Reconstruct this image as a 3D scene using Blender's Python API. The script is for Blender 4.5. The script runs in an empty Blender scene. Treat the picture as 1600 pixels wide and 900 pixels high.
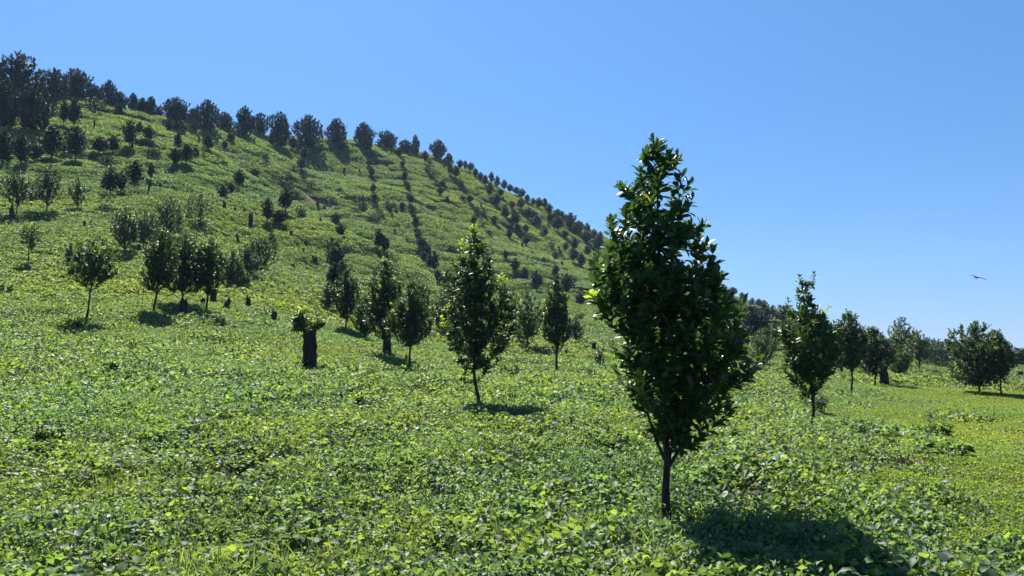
import bpy, math, random
import numpy as np
from mathutils import Vector

# ------------------------------------------------------------------ camera
sc = bpy.context.scene
CAM_Z = 1.6
F = 1232.0                      # focal length in pixels of the 1600 px wide photograph
PITCH = math.radians(5.33)
cam_d = bpy.data.cameras.new("camera")
cam = bpy.data.objects.new("camera", cam_d)
sc.collection.objects.link(cam)
cam.location = (0, 0, CAM_Z)
cam.rotation_euler = (math.pi / 2 + PITCH, 0, 0)
cam_d.sensor_width = 36.0
cam_d.lens = 36.0 * F / 1600.0
cam_d.clip_start = 0.1
cam_d.clip_end = 6000
sc.camera = cam

# ------------------------------------------------------------------ light
SUN_EL = math.radians(50)
SUN_AZ = math.radians(-21)      # measured from +Y towards +X (negative: to the left)
world = bpy.data.worlds.new("World")
sc.world = world
world.use_nodes = True
nt = world.node_tree
sky = nt.nodes.new('ShaderNodeTexSky')
sky.sky_type = 'NISHITA'
sky.sun_disc = False
sky.sun_elevation = SUN_EL
sky.sun_rotation = SUN_AZ
sky.altitude = 2500
sky.air_density = 1.0
sky.dust_density = 0.7
sky.ozone_density = 2.6
hsv = nt.nodes.new('ShaderNodeHueSaturation')
hsv.inputs['Saturation'].default_value = 1.2
tint = nt.nodes.new('ShaderNodeMix')
tint.data_type = 'RGBA'; tint.blend_type = 'MULTIPLY'
tint.inputs['Factor'].default_value = 1.0
tco = nt.nodes.new('ShaderNodeTexCoord')
sep = nt.nodes.new('ShaderNodeSeparateXYZ')
grad = nt.nodes.new('ShaderNodeValToRGB')       # clean mountain air: a bluer horizon
grad.color_ramp.elements[0].position = 0.0
grad.color_ramp.elements[0].color = (0.38, 0.42, 0.62, 1)
grad.color_ramp.elements[1].position = 0.42
grad.color_ramp.elements[1].color = (1.27, 1.28, 1.22, 1)
e = grad.color_ramp.elements.new(0.12)
e.color = (0.77, 0.83, 0.91, 1)
nt.links.new(tco.outputs['Generated'], sep.inputs[0])
nt.links.new(sep.outputs['Z'], grad.inputs[0])
nt.links.new(sky.outputs[0], hsv.inputs['Color'])
nt.links.new(hsv.outputs[0], tint.inputs['A'])
nt.links.new(grad.outputs[0], tint.inputs['B'])
nt.links.new(tint.outputs['Result'], nt.nodes['Background'].inputs[0])
nt.nodes['Background'].inputs[1].default_value = 0.056
sun_d = bpy.data.lights.new("sun", 'SUN')
sun_d.energy = 5.0
sun_d.angle = math.radians(0.53)
sun_d.color = (1.0, 0.95, 0.87)
sun = bpy.data.objects.new("sun", sun_d)
sc.collection.objects.link(sun)
sdir = Vector((math.sin(SUN_AZ) * math.cos(SUN_EL), math.cos(SUN_AZ) * math.cos(SUN_EL), math.sin(SUN_EL)))
sun.rotation_euler = sdir.to_track_quat('Z', 'Y').to_euler()
sun.location = sdir * 50
vs = sc.view_settings
vs.view_transform = 'Standard'
vs.look = 'None'
vs.exposure = 1.44
vs.gamma = 1.0
vs.use_curve_mapping = False
sc.cycles.max_bounces = 7
sc.cycles.transparent_max_bounces = 6
sc.cycles.diffuse_bounces = 3
sc.cycles.glossy_bounces = 2
sc.cycles.transmission_bounces = 4

rng = np.random.default_rng(11)
C = sc.collection

# ------------------------------------------------------------------ helpers
def tag(o, label=None, cat=None, group=None, kind=None):
    if label: o["label"] = label
    if cat: o["category"] = cat
    if group: o["group"] = group
    if kind: o["kind"] = kind
    return o

def link(o, parent=None):
    C.objects.link(o)
    if parent is not None:
        o.parent = parent
    return o

def mesh_np(name, V, faces_list, attrs=None, smooth=False):
    """V (n,3); faces_list: list of int arrays (m,k)."""
    me = bpy.data.meshes.new(name)
    V = np.ascontiguousarray(V, dtype=np.float32)
    me.vertices.add(len(V))
    me.vertices.foreach_set("co", V.ravel())
    idx = np.concatenate([f.ravel() for f in faces_list]).astype(np.int32)
    tot = np.concatenate([np.full(len(f), f.shape[1], dtype=np.int32) for f in faces_list])
    st = np.concatenate([[0], np.cumsum(tot)[:-1]]).astype(np.int32)
    me.loops.add(len(idx))
    me.loops.foreach_set("vertex_index", idx)
    me.polygons.add(len(tot))
    me.polygons.foreach_set("loop_start", st)
    me.polygons.foreach_set("loop_total", tot)
    if smooth:
        me.polygons.foreach_set("use_smooth", np.ones(len(tot), dtype=bool))
    if attrs:
        for k, a in attrs.items():
            at = me.attributes.new(k, 'FLOAT', 'POINT')
            at.data.foreach_set("value", np.ascontiguousarray(a, dtype=np.float32))
    me.update(calc_edges=True)
    me.validate()
    return me

def ray(px, py):
    """unit-Y direction of a picture point: returns x/y, dz/y"""
    v = 450.0 - py
    dy = F * math.cos(PITCH) - v * math.sin(PITCH)
    dz = F * math.sin(PITCH) + v * math.cos(PITCH)
    return (px - 800.0) / dy, dz / dy

def pt(px, py, Y):
    a, b = ray(px, py)
    return (a * Y, Y, CAM_Z + b * Y)

# value noise in numpy
def _h(ix, iy, s):
    h = (ix.astype(np.int64) * 374761393 + iy.astype(np.int64) * 668265263 + s * 974634777) & 0xFFFFFFFF
    h = ((h ^ (h >> 13)) * 1274126177) & 0xFFFFFFFF
    return ((h ^ (h >> 16)) & 0xFFFF) / 65535.0

def vnoise(x, y, s=0):
    x = np.asarray(x, float); y = np.asarray(y, float)
    ix = np.floor(x); iy = np.floor(y)
    fx = x - ix; fy = y - iy
    fx = fx * fx * (3 - 2 * fx); fy = fy * fy * (3 - 2 * fy)
    a = _h(ix, iy, s); b = _h(ix + 1, iy, s); c = _h(ix, iy + 1, s); d = _h(ix + 1, iy + 1, s)
    return (a * (1 - fx) + b * fx) * (1 - fy) + (c * (1 - fx) + d * fx) * fy - 0.5

# ------------------------------------------------------------------ terrain
# survey of the hill: picture point and distance of ground points
CTRL = [
 # near field
 (-350,900,6.5),(0,900,6.6),(400,900,6.5),(800,900,6.35),(1200,900,6.15),(1600,900,6.05),(2000,900,6.05),
 (0,700,12.6),(400,700,12.2),(800,720,10.9),(1042,812,8.1),(1200,760,8.9),(1600,720,10.8),(1270,675,18.0-0.4),
 (-200,560,24),(150,580,22),(483,580,25),(750,640,18.0),(950,620,21),(1000,580,34),
 (1600,620,35),(1330,620,33),(1150,640,24),(1900,620,36),(1900,590,75),
 (640,583,30),(605,553,36),(870,580,34),(133,503,33),(240,487,37),(330,478,41),(45,418,50),
 (540,515,50),(440,480,47),(1100,575,50),(1200,572,70),(1300,574,85),(1450,582,80),(1600,586,85),
 (-300,400,48),(-300,300,78),(-300,200,112),(-300,120,150),
 # left flank
 (75,333,74),(200,398,60),(310,352,82),(115,256,104),(210,291,92),(230,225,128),(20,262,98),(0,345,66),
 (60,205,122),(180,180,150),(300,250,132),(400,350,92),(400,420,68),(500,440,80),(300,300,104),
 # spur edge falling to the right
 (370,262,146),(425,303,136),(485,338,126),(560,378,115),(640,415,106),(700,448,98),(760,480,88),
 (620,480,68),(700,500,60),(560,440,84),
 # far hill face behind the spur
 (420,270,170),(500,320,165),(500,270,195),(560,367,150),(560,320,173),(560,270,205),(600,318,178),
 (640,395,150),(640,350,168),(660,280,218),(700,428,138),(700,380,165),(720,322,200),
 (800,480,110),(800,440,145),(800,380,190),(800,330,230),(860,500,86),
 (900,520,75),(900,480,108),(900,430,160),(900,392,215),
 (1000,545,66),(1000,480,140),(1000,440,230),(1080,540,85),(1080,500,140),(1080,465,240),
 (1150,560,72),(1150,530,120),(1150,500,200),(1250,560,95),(1250,540,180),(1250,520,280),
 (1350,560,170),(1350,548,260),(1500,570,150),(1500,563,300),(1700,572,150),(1700,568,350),(2000,570,200),(2000,567,400),
]
RIDGE = [(-300,90,175),(-100,120,170),(0,140,166),(100,150,165),(180,166,172),(250,187,184),(330,203,200),(400,213,214),
 (440,220,224),(500,220,236),(560,224,245),(600,232,250),(640,240,256),(700,258,264),(780,297,272),(860,338,285),
 (940,376,300),(1030,425,325),(1120,460,348),(1200,486,375),(1270,512,395),(1350,535,420)]
GUL = [((395,275,158),-3.0),((450,312,150),-3.5),((520,350,138),-3.5),((600,392,128),-3.0),((670,428,118),-2.5)]
P = [pt(*c) for c in CTRL] + [pt(*c) for c in RIDGE]
for c in RIDGE:                       # the ground falls away behind the crest
    x, y, z = pt(*c)
    P.append((x * 1.12, y * 1.12, z - 4)); P.append((x * 1.35, y * 1.35, z * 0.75 - 4))
for c, dz in GUL:
    x, y, z = pt(*c)
    P.append((x, y, z + dz))
P += [(-12, 0, 0.5), (0, 0, 0.0), (12, 0, 0.0), (-6, -8, 0.1), (8, -10, 0.0), (-20, -10, 1.2), (22, -8, 0.0), (-40, 15, 4.0), (40, 12, 0)]
P = np.array(P, float)

def uv_of(x, y):
    return x / (y + 25.0) * 2.2, np.log(y + 25.0) * 2.2

def _phi(r2):
    return 0.5 * r2 * np.log(r2 + 1e-12)

_u, _v = uv_of(P[:, 0], P[:, 1])
_n = len(P)
_A = _phi((_u[:, None] - _u) ** 2 + (_v[:, None] - _v) ** 2) + np.eye(_n) * 2e-4
_Q = np.stack([np.ones(_n), _u, _v], 1)
# interpolate elevation as seen against distance (z/(y+25)) - keeps near ground smooth
_val = P[:, 2] / (P[:, 1] + 25.0)
_W = np.linalg.solve(np.block([[_A, _Q], [_Q.T, np.zeros((3, 3))]]), np.concatenate([_val, np.zeros(3)]))

def Zbase(x, y):
    x = np.asarray(x, float); y = np.asarray(y, float)
    sh = x.shape
    x = x.ravel(); y = y.ravel()
    out = np.empty(len(x))
    for i in range(0, len(x), 20000):
        xs = x[i:i + 20000]; ys = np.maximum(y[i:i + 20000], -14)
        u, v = uv_of(xs, ys)
        r2 = (u[:, None] - _u) ** 2 + (v[:, None] - _v) ** 2
        out[i:i + 20000] = (_phi(r2) @ _W[:_n] + _W[_n] + _W[_n + 1] * u + _W[_n + 2] * v) * (ys + 25.0)
    return out.reshape(sh)

def Zrough(x, y):
    r = np.hypot(x, y)
    far = np.clip((r - 40) / 80, 0, 1)
    z = 0.20 * vnoise(x / 1.3, y / 1.3, 1) * np.clip(r / 10, 0.3, 1) + 0.09 * vnoise(x / 0.5, y / 0.5, 2)
    z = z + 0.22 * vnoise(x / 4.0, y / 4.0, 3) * np.clip(r / 25, 0, 1)
    z = z + far * (0.9 * vnoise(x / 6.0, y / 6.0, 4) + 0.45 * vnoise(x / 2.6, y / 2.6, 5) + 1.6 * vnoise(x / 17, y / 17, 6))
    # the mown-looking strip at the right is smoother
    lawn = np.clip((x / (np.abs(y) + 1) - 0.36) * 6, 0, 1) * np.clip(1 - (r - 60) / 40, 0, 1)
    return z * (1 - 0.6 * lawn)
TRACKS = []
def Zt(x, y):
    x = np.asarray(x, float); y = np.asarray(y, float)
    zb = Zbase(x, y)
    # little cattle-track steps that follow the contours
    z = zb + Zrough(x, y) + np.clip((y - 55) / 90, 0, 1) * 0.55 * np.sin(zb * 2 * math.pi / 3.0 + 4 * vnoise(x / 22, y / 22, 61)) * (0.55 + vnoise(x / 16, y / 16, 62))
    for (pts_, wid, deep) in TRACKS:
        d = np.full(x.shape, 1e9); side = np.zeros(x.shape); zt = np.zeros(x.shape)
        for (a, b) in zip(pts_[:-1], pts_[1:]):
            ax, ay, az = a; bx, by, bz = b
            L2 = (bx - ax) ** 2 + (by - ay) ** 2
            t = np.clip(((x - ax) * (bx - ax) + (y - ay) * (by - ay)) / L2, 0, 1)
            dx = x - (ax + t * (bx - ax)); dy = y - (ay + t * (by - ay))
            dd = np.hypot(dx, dy)
            m = dd < d
            s = np.sign((bx - ax) * (y - ay) - (by - ay) * (x - ax))
            d = np.where(m, dd, d); side = np.where(m, s, side); zt = np.where(m, az + t * (bz - az), zt)
        flat = np.clip((wid - d) / (wid * 0.35), 0, 1)
        z = z * (1 - flat) + (zt) * flat
        up = (side > 0) & (d >= wid * 0.6) & (d < wid * 3)
        z = np.where(up, z + deep * np.exp(-((d - wid * 1.2) / (wid)) ** 2) * 0.8, z)
    return z

def hit(px, py, ymax=460, y0=4.0):
    """where the line of sight meets the ground"""
    a, b = ray(px, py)
    ys = np.exp(np.linspace(math.log(y0), math.log(ymax), 700))
    g = Zbase(a * ys, ys) + Zrough(a * ys, ys) - (CAM_Z + b * ys)
    k = np.nonzero(g > 0)[0]
    if len(k) == 0:
        return None
    k = k[0]
    if k == 0:
        return a * ys[0], ys[0]
    t = -g[k - 1] / (g[k] - g[k - 1])
    y = ys[k - 1] + t * (ys[k] - ys[k - 1])
    return a * y, y

def ground_z(x, y):
    return float(Zt(np.array([x]), np.array([y]))[0])

def polyline(pixels):
    out = []
    for p in pixels:
        h = hit(*p)
        if h: out.append((h[0], h[1], float(Zbase(np.array([h[0]]), np.array([h[1]]))[0])))
    return out
_t1 = polyline([(498, 317), (530, 318), (560, 319), (600, 319), (640, 318), (690, 320), (730, 326), (765, 335), (800, 346)])
_t2 = polyline([(462, 296), (478, 304), (492, 314), (506, 324), (520, 333)])
TRACKS = [(_t1, 1.3, 1.0), (_t2, 2.6, 0.9)]

def seg_dist(x, y, pts_):
    d = np.full(np.shape(x), 1e9)
    for (a, b) in zip(pts_[:-1], pts_[1:]):
        L2 = (b[0] - a[0]) ** 2 + (b[1] - a[1]) ** 2
        t = np.clip(((x - a[0]) * (b[0] - a[0]) + (y - a[1]) * (b[1] - a[1])) / L2, 0, 1)
        d = np.minimum(d, np.hypot(x - a[0] - t * (b[0] - a[0]), y - a[1] - t * (b[1] - a[1])))
    return d
# bare patches: picture point, half width, half depth (metres)
BARE = [(hit(388, 731), 0.34, 0.42), (hit(1180, 775), 0.22, 0.3), (hit(1305, 700), 0.5, 0.3), (hit(1395, 716), 0.5, 0.25),
        (hit(685, 396), 1.6, 2.0), (hit(860, 795), 0.2, 0.15), (hit(1392, 768), 0.30, 0.22), (hit(1300, 748), 0.22, 0.2), (hit(1420, 805), 0.2, 0.12), (hit(560, 470), 0.9, 0.5)]
def bare(x, y):
    """0 covered .. 1 bare earth"""
    x = np.asarray(x, float); y = np.asarray(y, float)
    m = np.zeros(x.shape)
    w = 0.5 * vnoise(x / 0.5, y / 0.5, 31)
    for c, a, b in BARE:
        d = np.hypot((x - c[0]) / a, (y - c[1]) / b) + w
        m = np.maximum(m, np.clip((1.25 - d) * 2.5, 0, 1))
    m = np.maximum(m, np.clip((1.5 - seg_dist(x, y, _t1)) * 1.5, 0, 1) * 0.8)
    m = np.maximum(m, np.clip((1.9 - seg_dist(x, y, _t2) + 2 * vnoise(x / 3, y / 3, 8)) * 1.5, 0, 1))
    return m

# ------------------------------------------------------------------ materials
def new_mat(name):
    m = bpy.data.materials.new(name)
    m.use_nodes = True
    t = m.node_tree
    for n in list(t.nodes): t.nodes.remove(n)
    out = t.nodes.new('ShaderNodeOutputMaterial')
    return m, t, out

def N(t, typ, **kw):
    n = t.nodes.new(typ)
    for k, v in kw.items():
        if k == 'inp':
            for kk, vv in v.items(): n.inputs[kk].default_value = vv
        else:
            setattr(n, k, v)
    return n

def mixc(t, a, b, fac, mode='MIX'):
    n = N(t, 'ShaderNodeMix', data_type='RGBA', blend_type=mode)
    for sock, val in ((n.inputs['A'], a), (n.inputs['B'], b), (n.inputs['Factor'], fac)):
        if hasattr(val, 'is_linked') or hasattr(val, 'links'):
            t.links.new(val, sock)
        else:
            sock.default_value = val if not isinstance(val, tuple) or len(val) == 4 else (*val, 1)
    return n.outputs['Result']

def ramp(t, src, stops, interp='LINEAR'):
    n = N(t, 'ShaderNodeValToRGB')
    cr = n.color_ramp
    cr.interpolation = interp
    while len(cr.elements) < len(stops): cr.elements.new(0.5)
    for e, (p, c) in zip(cr.elements, stops):
        e.position = p
        e.color = (*c, 1) if len(c) == 3 else c
    t.links.new(src, n.inputs[0])
    return n.outputs[0]

def leaf_shader(t, out, col, trans_col, trans, rough, spec=0.5):
    p = N(t, 'ShaderNodeBsdfPrincipled', inp={'Roughness': rough, 'Specular IOR Level': spec})
    t.links.new(col, p.inputs['Base Color'])
    tr = N(t, 'ShaderNodeBsdfTranslucent')
    t.links.new(trans_col, tr.inputs['Color'])
    mx = N(t, 'ShaderNodeMixShader')
    if isinstance(trans, float): mx.inputs[0].default_value = trans
    else: t.links.new(trans, mx.inputs[0])
    t.links.new(p.outputs[0], mx.inputs[1])
    t.links.new(tr.outputs[0], mx.inputs[2])
    t.links.new(mx.outputs[0], out.inputs[0])

def mat_tree_leaf(name, c0, c1, c2, tcol, trans=0.18, rough=0.38, spec=0.45):
    m, t, out = new_mat(name)
    g = N(t, 'ShaderNodeNewGeometry')
    col = ramp(t, g.outputs['Random Per Island'], [(0.0, c0), (0.55, c1), (0.9, c2), (1.0, c2)])
    at = N(t, 'ShaderNodeAttribute', attribute_name='young')
    col2 = mixc(t, col, (0.17, 0.23, 0.02, 1), at.outputs['Fac'])
    tc = mixc(t, (*tcol, 1), (0.42, 0.52, 0.03, 1), at.outputs['Fac'])
    ma = N(t, 'ShaderNodeMath', operation='MULTIPLY_ADD')
    t.links.new(at.outputs['Fac'], ma.inputs[0]); ma.inputs[1].default_value = 0.4; ma.inputs[2].default_value = trans
    leaf_shader(t, out, col2, tc, ma.outputs[0], rough, spec)
    return m

def mat_cover(name, scale_big, cols, rough=0.48, trans=0.40, tmul=(3.1, 3.0, 0.9, 1)):
    m, t, out = new_mat(name)
    g = N(t, 'ShaderNodeNewGeometry')
    tcn = N(t, 'ShaderNodeTexNoise', inp={'Scale': scale_big, 'Detail': 4.0, 'Roughness': 0.6})
    t.links.new(g.outputs['Position'], tcn.inputs['Vector'])
    tc2 = N(t, 'ShaderNodeTexNoise', inp={'Scale': scale_big * 0.17, 'Detail': 3.0})
    t.links.new(g.outputs['Position'], tc2.inputs['Vector'])
    col = ramp(t, g.outputs['Random Per Island'], cols)
    f = ramp(t, tcn.outputs[0], [(0.40, (0, 0, 0)), (0.62, (1, 1, 1))])
    c2 = mixc(t, col, (1.18, 1.08, 0.68, 1), f, 'MULTIPLY')
    f2 = ramp(t, tc2.outputs[0], [(0.42, (0, 0, 0)), (0.6, (1, 1, 1))])
    c3 = mixc(t, c2, (0.84, 0.97, 1.25, 1), f2, 'MULTIPLY')
    tcol = mixc(t, c3, tmul, 1.0, 'MULTIPLY')
    leaf_shader(t, out, c3, tcol, trans, rough + 0.06, 0.45)
    return m

M = {}
M['orchard_leaf'] = mat_tree_leaf('orchard_leaf', (0.014, 0.036, 0.012), (0.026, 0.062, 0.016), (0.044, 0.096, 0.022), (0.13, 0.26, 0.03), 0.18, 0.46, 0.4)
M['field_leaf'] = mat_tree_leaf('field_leaf', (0.010, 0.026, 0.011), (0.019, 0.046, 0.015), (0.034, 0.074, 0.020), (0.11, 0.22, 0.03), 0.17, 0.48, 0.35)
M['far_leaf'] = mat_tree_leaf('far_leaf', (0.006, 0.016, 0.012), (0.010, 0.026, 0.016), (0.018, 0.042, 0.020), (0.05, 0.11, 0.025), 0.10, 0.6, 0.25)
M['mature_leaf'] = mat_tree_leaf('mature_leaf', (0.006, 0.014, 0.013), (0.011, 0.024, 0.018), (0.020, 0.038, 0.024), (0.04, 0.08, 0.025), 0.08, 0.6, 0.25)
M['light_leaf'] = mat_tree_leaf('light_leaf', (0.018, 0.040, 0.014), (0.030, 0.064, 0.020), (0.046, 0.092, 0.026), (0.12, 0.23, 0.03), 0.24, 0.5, 0.3)
M['cover_near'] = mat_cover('cover_near', 0.9, [(0.0, (0.0301, 0.0564, 0.0298)), (0.35, (0.0706, 0.1167, 0.0598)), (0.70, (0.1054, 0.1615, 0.0788)),
                 (0.92, (0.1411, 0.1994, 0.0816)), (0.985, (0.1411, 0.1653, 0.0407)), (1.0, (0.1318, 0.0875, 0.0543))], 0.54, 0.35)
M['cover_lawn'] = mat_cover('cover_lawn', 0.5, [(0.0, (0.0465, 0.0805, 0.0198)), (0.5, (0.0931, 0.1431, 0.0306)), (0.9, (0.1397, 0.1788, 0.0360)), (1.0, (0.1769, 0.1431, 0.0540))], 0.55, 0.40)
M['cover_far'] = mat_cover('cover_far', 0.06, [(0.0, (0.0415, 0.0649, 0.0305)), (0.5, (0.0981, 0.1396, 0.0594)), (1.0, (0.1538, 0.1954, 0.0828))], 0.60, 0.34, (2.6, 2.7, 1.1, 1))

def mat_bark(name, c0, c1, scale=9):
    m, t, out = new_mat(name)
    tc = N(t, 'ShaderNodeTexCoord')
    mp = N(t, 'ShaderNodeMapping'); mp.inputs['Scale'].default_value = (1, 1, 0.22)
    t.links.new(tc.outputs['Object'], mp.inputs[0])
    n = N(t, 'ShaderNodeTexNoise', inp={'Scale': float(scale), 'Detail': 6.0, 'Roughness': 0.65})
    t.links.new(mp.outputs[0], n.inputs['Vector'])
    col = ramp(t, n.outputs[0], [(0.3, c0), (0.7, c1)])
    p = N(t, 'ShaderNodeBsdfPrincipled', inp={'Roughness': 0.9, 'Specular IOR Level': 0.2})
    t.links.new(col, p.inputs['Base Color'])
    b = N(t, 'ShaderNodeBump', inp={'Strength': 0.7, 'Distance': 0.03})
    t.links.new(n.outputs[0], b.inputs['Height'])
    t.links.new(b.outputs[0], p.inputs['Normal'])
    t.links.new(p.outputs[0], out.inputs[0])
    return m
M['bark'] = mat_bark('bark', (0.018, 0.014, 0.011), (0.060, 0.050, 0.040), 14)
M['far_bark'] = mat_bark('far_bark', (0.010, 0.009, 0.010), (0.030, 0.027, 0.025), 4)
M['stump_bark'] = mat_bark('stump_bark', (0.012, 0.010, 0.009), (0.055, 0.040, 0.031), 7)

def mat_ground():
    m, t, out = new_mat('hill_ground')
    g = N(t, 'ShaderNodeNewGeometry')
    n = N(t, 'ShaderNodeTexNoise', inp={'Scale': 3.0, 'Detail': 8.0, 'Roughness': 0.7})
    t.links.new(g.outputs['Position'], n.inputs['Vector'])
    n2 = N(t, 'ShaderNodeTexNoise', inp={'Scale': 0.3, 'Detail': 5.0, 'Roughness': 0.6})
    t.links.new(g.outputs['Position'], n2.inputs['Vector'])
    green = ramp(t, n.outputs[0], [(0.3, (0.012, 0.018, 0.008)), (0.6, (0.030, 0.046, 0.014))])
    gfar = ramp(t, n2.outputs[0], [(0.3, (0.030, 0.060, 0.018)), (0.7, (0.060, 0.11, 0.028))])
    green = mixc(t, green, gfar, 0.5)
    soil = ramp(t, n.outputs[0], [(0.3, (0.055, 0.030, 0.018)), (0.7, (0.17, 0.105, 0.07))])
    at = N(t, 'ShaderNodeAttribute', attribute_name='bare')
    col = mixc(t, green, soil, at.outputs['Fac'])
    p = N(t, 'ShaderNodeBsdfPrincipled', inp={'Roughness': 0.95, 'Specular IOR Level': 0.1})
    t.links.new(col, p.inputs['Base Color'])
    b = N(t, 'ShaderNodeBump', inp={'Strength': 0.6, 'Distance': 0.08})
    t.links.new(n.outputs[0], b.inputs['Height'])
    t.links.new(b.outputs[0], p.inputs['Normal'])
    t.links.new(p.outputs[0], out.inputs[0])
    return m
M['ground'] = mat_ground()

# ------------------------------------------------------------------ ground sheet
def build_ground():
    ks = np.linspace(-1.15, 1.75, 620)
    yv = np.exp(np.linspace(math.log(11.0), math.log(505.0), 900)) - 25.0
    yfar = np.array([500, 530, 580, 650, 800, 1100, 1700, 2600, 4000.0])
    ys = np.concatenate([yv, yfar])
    K, Y = np.meshgrid(ks, ys)
    X = K * (Y + 25.0)
    Yc = np.minimum(Y, 480.0)
    Z = Zt(K * (Yc + 25.0), Yc)
    f = np.clip((Y - 440.0) / 200.0, 0, 1)
    Z = Z * (1 - f) + (-5.0) * f
    V = np.stack([X, Y, Z], -1).reshape(-1, 3)
    nr, nc = X.shape
    i = np.arange(nr - 1)[:, None] * nc + np.arange(nc - 1)[None]
    i = i.ravel()
    Q = np.stack([i, i + 1, i + nc + 1, i + nc], 1)
    me = mesh_np('hill_ground', V, [Q], {'bare': bare(X, Y).ravel()}, smooth=True)
    me.materials.append(M['ground'])
    o = link(bpy.data.objects.new('hillside_ground', me))
    tag(o, kind='structure')
    return o
build_ground()

# ------------------------------------------------------------------ leaves as numpy batches
def leaf_template(n=3, width=0.17, fold=0.35, bend=0.25, shape=0.62):
    """obovate leaf along +x, blade in xy, n segments; unit length"""
    ts = np.linspace(0, 1, n + 1)
    w = np.where(ts < shape, np.sin(ts / shape * math.pi / 2) ** 1.1, np.cos((ts - shape) / (1 - shape) * math.pi / 2) ** 0.7) * width
    w[0] = 0.015; w[-1] = 0.0
    V = []
    for tt, ww in zip(ts, w):
        z = -bend * tt * tt
        V += [(tt, -ww, z + ww * fold), (tt, 0, z), (tt, ww, z + ww * fold)]
    Fq = []
    for k in range(n):
        a = 3 * k
        Fq += [(a, a + 1, a + 4, a + 3), (a + 1, a + 2, a + 5, a + 4)]
    return np.array(V, float), np.array(Fq)

def heart_template():
    """broad pointed creeper leaf, two halves folded along the rib"""
    V = np.array([(0, 0, 0), (-0.12, -0.26, .10), (0.18, -0.46, .16), (0.62, -0.34, .10), (1.0, 0, -0.14),
                  (0.62, 0.34, .10), (0.18, 0.46, .16), (-0.12, 0.26, .10), (0.5, 0, -.02)], float)
    Fc = np.array([(0, 1, 2, 8), (8, 2, 3, 4), (8, 4, 5, 6), (0, 8, 6, 7)])
    return V, Fc

def diamond_template(width=0.2, bend=0.1):
    V = np.array([(0, 0, 0), (0.55, -width, 0.08), (1, 0, -bend), (0.55, width, 0.08)], float)
    return V, np.array([(0, 1, 2, 3)])

def batch(tmpl, pos, dirs, nrm, size):
    """place a leaf template at every pos; returns V, F"""
    Vt, Ft = tmpl
    x = dirs / (np.linalg.norm(dirs, axis=1, keepdims=True) + 1e-9)
    y = np.cross(nrm, x); y /= (np.linalg.norm(y, axis=1, keepdims=True) + 1e-9)
    z = np.cross(x, y)
    s = size[:, None, None]
    V = pos[:, None] + s * (Vt[None, :, 0:1] * x[:, None] + Vt[None, :, 1:2] * y[:, None] + Vt[None, :, 2:3] * z[:, None])
    n, k = len(pos), len(Vt)
    Fx = Ft[None] + (np.arange(n) * k)[:, None, None]
    return V.reshape(-1, 3), Fx.reshape(-1, Ft.shape[1])

def rand_unit(n, r=rng):
    v = r.normal(size=(n, 3))
    return v / np.linalg.norm(v, axis=1, keepdims=True)

# ------------------------------------------------------------------ ground cover (stuff nobody could count)
def cover_patch(name, radius, n, size, mat, tmpl, hmax, flat=0.75, seed=0, blades=0, blade_len=0.2):
    r = np.random.default_rng(seed)
    a = r.uniform(0, 2 * math.pi, n); d = radius * np.sqrt(r.uniform(0, 1, n))
    x = d * np.cos(a); y = d * np.sin(a)
    lump = vnoise(x / (size * 4) + seed * 7.3, y / (size * 4), seed) + 0.5
    edge = np.clip(1.15 - (d / radius) ** 3, 0, 1)
    z = hmax * (0.1 + 0.8 * lump + 0.3 * r.uniform(0, 1, n)) * edge
    nrm = rand_unit(n, r) * (1 - flat) * 1.6 + np.array([0, 0, 1.0])
    nrm /= np.linalg.norm(nrm, axis=1, keepdims=True)
    dr = rand_unit(n, r); dr -= (dr * nrm).sum(1, keepdims=True) * nrm
    sz = size * r.uniform(0.55, 1.35, n)
    V, Fq = batch(tmpl, np.stack([x, y, z], 1), dr, nrm, sz)
    if blades:
        a = r.uniform(0, 2 * math.pi, blades); d = radius * 0.9 * np.sqrt(r.uniform(0, 1, blades))
        pos = np.stack([d * np.cos(a), d * np.sin(a), np.zeros(blades)], 1)
        dr = rand_unit(blades, r) * 0.55; dr[:, 2] = 1
        nn = rand_unit(blades, r); nn[:, 2] = 0.1
        Vb, Fb = batch(leaf_template(4, 0.022, 0.3, 0.45, 0.3), pos, dr, nn, blade_len * r.uniform(0.6, 1.3, blades))
        Fq = np.concatenate([Fq, Fb + len(V)]); V = np.concatenate([V, Vb])
    me = mesh_np(name, V, [Fq])
    me.materials.append(mat)
    return bpy.data.objects.new(name, me)

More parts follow.
